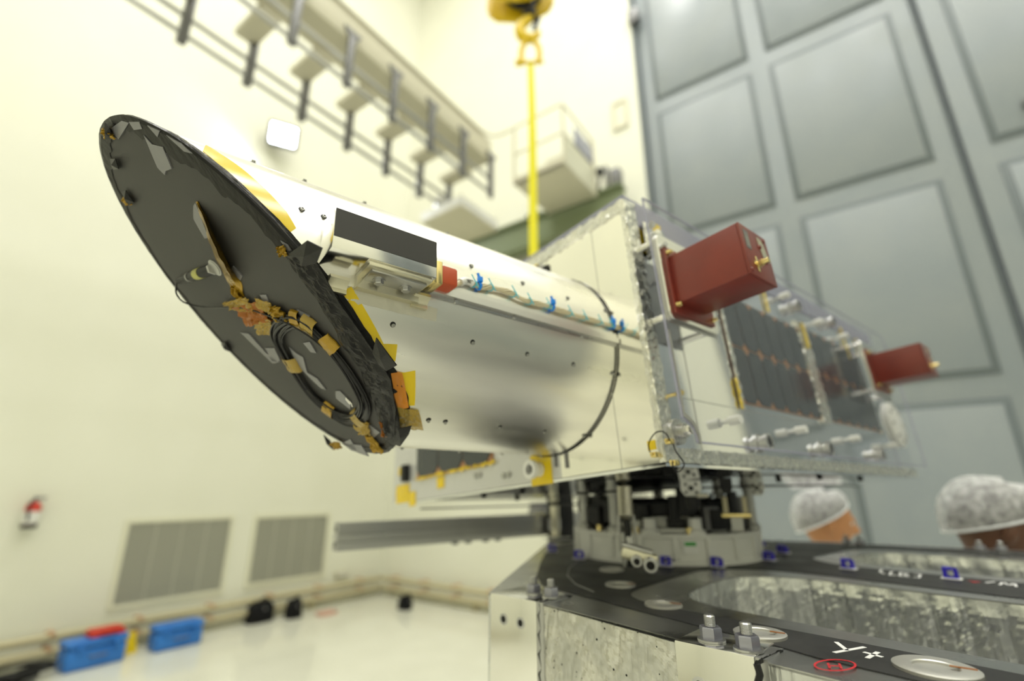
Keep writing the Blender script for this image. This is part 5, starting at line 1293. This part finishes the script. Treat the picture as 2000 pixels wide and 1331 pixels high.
for s in (-1, 1): build('end_bore', MB().cyl(mb_ @ Vector((-.0008, 0, s*.02)), mb_ @ Vector((.001, 0, s*.02)), .007, 14), M['black'], t)
for x in (.38, .43, .50, .55): build('slot_nut', MB().box(x, x+.018, -.008, .008, -hb-.009, -hb, mb_, bev=.001), M['steel'], t)
# post block where the beam meets the ring
t = thing('post_clamp', 'dark clamp block with upright bar left of the ring holding the beam', 'clamp', (B.x, B.y, ZP))
az = math.atan2(d.y, d.x); mm = Matrix.Translation((B.x, B.y, 0)) @ Matrix.Rotation(az, 4, 'Z')
build('block', MB().box(.0, .12, -.04, -.021, B.z-.07, B.z+.08, mm, bev=.002), M['black'], t)
zt = deck_z(B.x-.06, B.y-.11)
build('upright', MB().box(-.012, .012, -.075, -.055, ZP+.0, zt, mm, bev=.001), M['bracket'], t)
build('tie', MB().box(-.012, .03, -.06, -.035, B.z-.02, B.z+.02, mm, bev=.001), M['galv'], t)
build('base_plate', MB().box(-.03, .05, -.09, -.03, ZP+.0, ZP+.004, mm), M['alu'], t)

# ================================================================== PEOPLE
def person(pos, yaw, pitch, skin, lab, cap_r=1.0, hs=1.0):
    "pos = centre of the head; facing angle yaw (0 = +X); head bowed by pitch"
    x, y, z = pos
    t = thing('person', lab, 'person', (x, y, 0)); OFF[t.name] = Vector((x, y, 0))
    base = Vector((x, y, 0))
    # body by skin modifier
    Rz = Matrix.Rotation(yaw, 4, 'Z')
    nz_ = z-.115*hs; sh = nz_-.10; hip = sh-.50
    J = {'pelvis': (0, 0, hip), 'belly': (.0, 0, hip+.2), 'chest': (-.01, 0, sh-.08), 'neck': (-.015, 0, nz_-.03), 'nk2': (.0, 0, nz_+.045)}
    rad = {'pelvis': .145, 'belly': .13, 'chest': .145, 'neck': .058, 'nk2': .052}
    E = [('pelvis', 'belly'), ('belly', 'chest'), ('chest', 'neck'), ('neck', 'nk2')]
    for s, nm in ((1, 'l'), (-1, 'r')):
        J[nm+'sh'] = (-.01, s*.18, sh); J[nm+'el'] = (.02, s*.25, sh-.27); J[nm+'wr'] = (.20, s*.20, sh-.36); J[nm+'pa'] = (.27, s*.185, sh-.37)
        rad.update({nm+'sh': .062, nm+'el': .045, nm+'wr': .030, nm+'pa': .036})
        E += [('chest', nm+'sh'), (nm+'sh', nm+'el'), (nm+'el', nm+'wr'), (nm+'wr', nm+'pa')]
        for k in range(4):
            a = nm+'f%d' % k; J[a+'a'] = (.315, s*(.205-.018*k), sh-.372); J[a+'b'] = (.34+.006*(1.5-abs(k-1.3)), s*(.208-.019*k), sh-.385); rad[a+'a'] = .0095; rad[a+'b'] = .0085
            E += [(nm+'pa', a+'a'), (a+'a', a+'b')]
        J[nm+'ta'] = (.27, s*.145, sh-.38); J[nm+'tb'] = (.295, s*.135, sh-.39); rad[nm+'ta'] = .011; rad[nm+'tb'] = .0095; E += [(nm+'pa', nm+'ta'), (nm+'ta', nm+'tb')]
        J[nm+'hp'] = (0, s*.095, hip-.06); J[nm+'kn'] = (.02, s*.11, .47); J[nm+'an'] = (-.01, s*.115, .09); J[nm+'to'] = (.13, s*.125, .045)
        rad.update({nm+'hp': .10, nm+'kn': .066, nm+'an': .046, nm+'to': .042}); E += [('pelvis', nm+'hp'), (nm+'hp', nm+'kn'), (nm+'kn', nm+'an'), (nm+'an', nm+'to')]
    ks = list(J); me = bpy.data.meshes.new('body')
    me.from_pydata([tuple(Rz @ Vector(J[k])) for k in ks], [(ks.index(a), ks.index(c)) for a, c in E], [])
    ob = bpy.data.objects.new('body', me); col.objects.link(ob); me.materials.append(M['coat'])
    sk = ob.modifiers.new('skin', 'SKIN'); me.skin_vertices or None
    for i, k in enumerate(ks): me.skin_vertices[0].data[i].radius = (rad[k], rad[k]*(1.0 if k not in ('chest', 'belly', 'pelvis') else .78)); me.skin_vertices[0].data[i].use_root = (k == 'pelvis')
    ob.modifiers.new('sub', 'SUBSURF').levels = 1; ob.modifiers['sub'].render_levels = 2
    sk.use_smooth_shade = True; ob.parent = t; ob.name = 'body'
    # head
    HMx = Matrix.Translation((x, y, z)) @ Rz @ Matrix.Rotation(pitch, 4, 'Y')
    def headf(u, v):
        th = 2*PI*u; ph = PI*v-PI/2; c = math.cos(ph); X = c*math.cos(th); Y = c*math.sin(th); Z = math.sin(ph)
        px = X*.098; py = Y*.076; pz = Z*.118
        if Z < 0: k = 1-.28*(-Z)**1.5; py *= k; px = px*k+.014*(-Z)*(X > -.2)
        f = max(0, X)
        g = lambda a0, z0, sa, sz_: math.exp(-((Y-a0)/sa)**2-((Z-z0)/sz_)**2)*f
        px += .026*g(0, -.20, .13, .15)+.010*g(0, .05, .10, .22)-.010*g(.36, .04, .16, .11)-.010*g(-.36, .04, .16, .11)
        px += .006*g(0, -.52, .28, .06)-.004*g(0, -.60, .25, .03)+.006*g(0, -.68, .25, .06)+.010*g(0, -.88, .3, .10)+.006*g(0, .22, .6, .08)
        return HMx @ Vector((px, py, pz)*1)*1 if False else HMx @ (Vector((px, py, pz))*hs)
    b = MB().grid(headf, 72, 54, True); bmesh.ops.remove_doubles(b.bm, verts=b.bm.verts, dist=.0006)
    hd = build('head', b, M[skin], t, 180)
    for s in (1, -1):
        def ear(u, v):
            a = 2*PI*u; r = .5+.5*math.cos(PI*v)
            return HMx @ (Vector((-.004+.019*r*math.cos(a), s*(.074+.014*math.sin(PI*v*.6)), -.012+.031*r*math.sin(a)))*hs)
        build('ear', MB().grid(ear, 20, 8, True), M[skin], hd, 180)
        e = build('eye', MB().lathe([(.0, -.010), (.007, -.007), (.010, 0), (.007, .007), (.0, .010)], seg=16, mx=HMx @ Matrix.Scale(hs, 4) @ Matrix.Translation((.080, s*.031, .006))), M['eye'], hd)
        build('iris', MB().lathe([(.0, 0), (.0045, 0), (.0045, .0012), (.0, .0012)], seg=14, mx=HMx @ Matrix.Scale(hs, 4) @ Matrix.Translation((.0895, s*.031, .006)) @ Matrix.Rotation(PI/2, 4, 'Y')), M['hair'], e)
    def shell(k, low, puff, rf):
        def f(u, v):
            th = 2*PI*u; front = .5+.5*math.cos(th); cut = low+(.66-low)*front**1.1; ph = math.asin(cut)+(PI/2-math.asin(cut))*v
            c = math.cos(ph); X = c*math.cos(th); Y = c*math.sin(th); Z = math.sin(ph)
            back = max(0, -math.cos(th)); pf_ = k+puff*math.sin(PI*min(1, v*1.15+.08))+puff*.5*back
            pf_ += rf*noise.noise(Vector((X*9, Y*9, Z*9)))
            return HMx @ (Vector((X*.098*pf_-.004, Y*.078*pf_, Z*.118*pf_+.002))*hs)
        return f
    b = MB().grid(shell(1.035, -.35, .03, .01), 56, 20, True); build('hair', b, M['hair'], t, 180)
    b = MB().grid(shell(1.07, -.42, .20*cap_r, .05), 96, 26, True); cp = build('hair_net', b, M['net'], t, 180)
    sf = shell(1.075, -.42, .20*cap_r, .0); build('elastic_band', MB().tube([sf(k/60, .0) for k in range(60)], .004, 8, True), M['coat'], cp)
    return t
a = atd(1614, 1020, 2.6); person((a.x, a.y, a.z), math.atan2(CR.y, CR.x)-.30, .12, 'skin1', 'person in a white hair net seen in profile behind the platform, left of two', hs=1.0)
a = atd(1948, 1030, 2.2); person((a.x, a.y, a.z), math.atan2(CR.y, CR.x)-.35, .35, 'skin2', 'person in a white hair net at the right edge, head bowed behind the platform', hs=1.10)
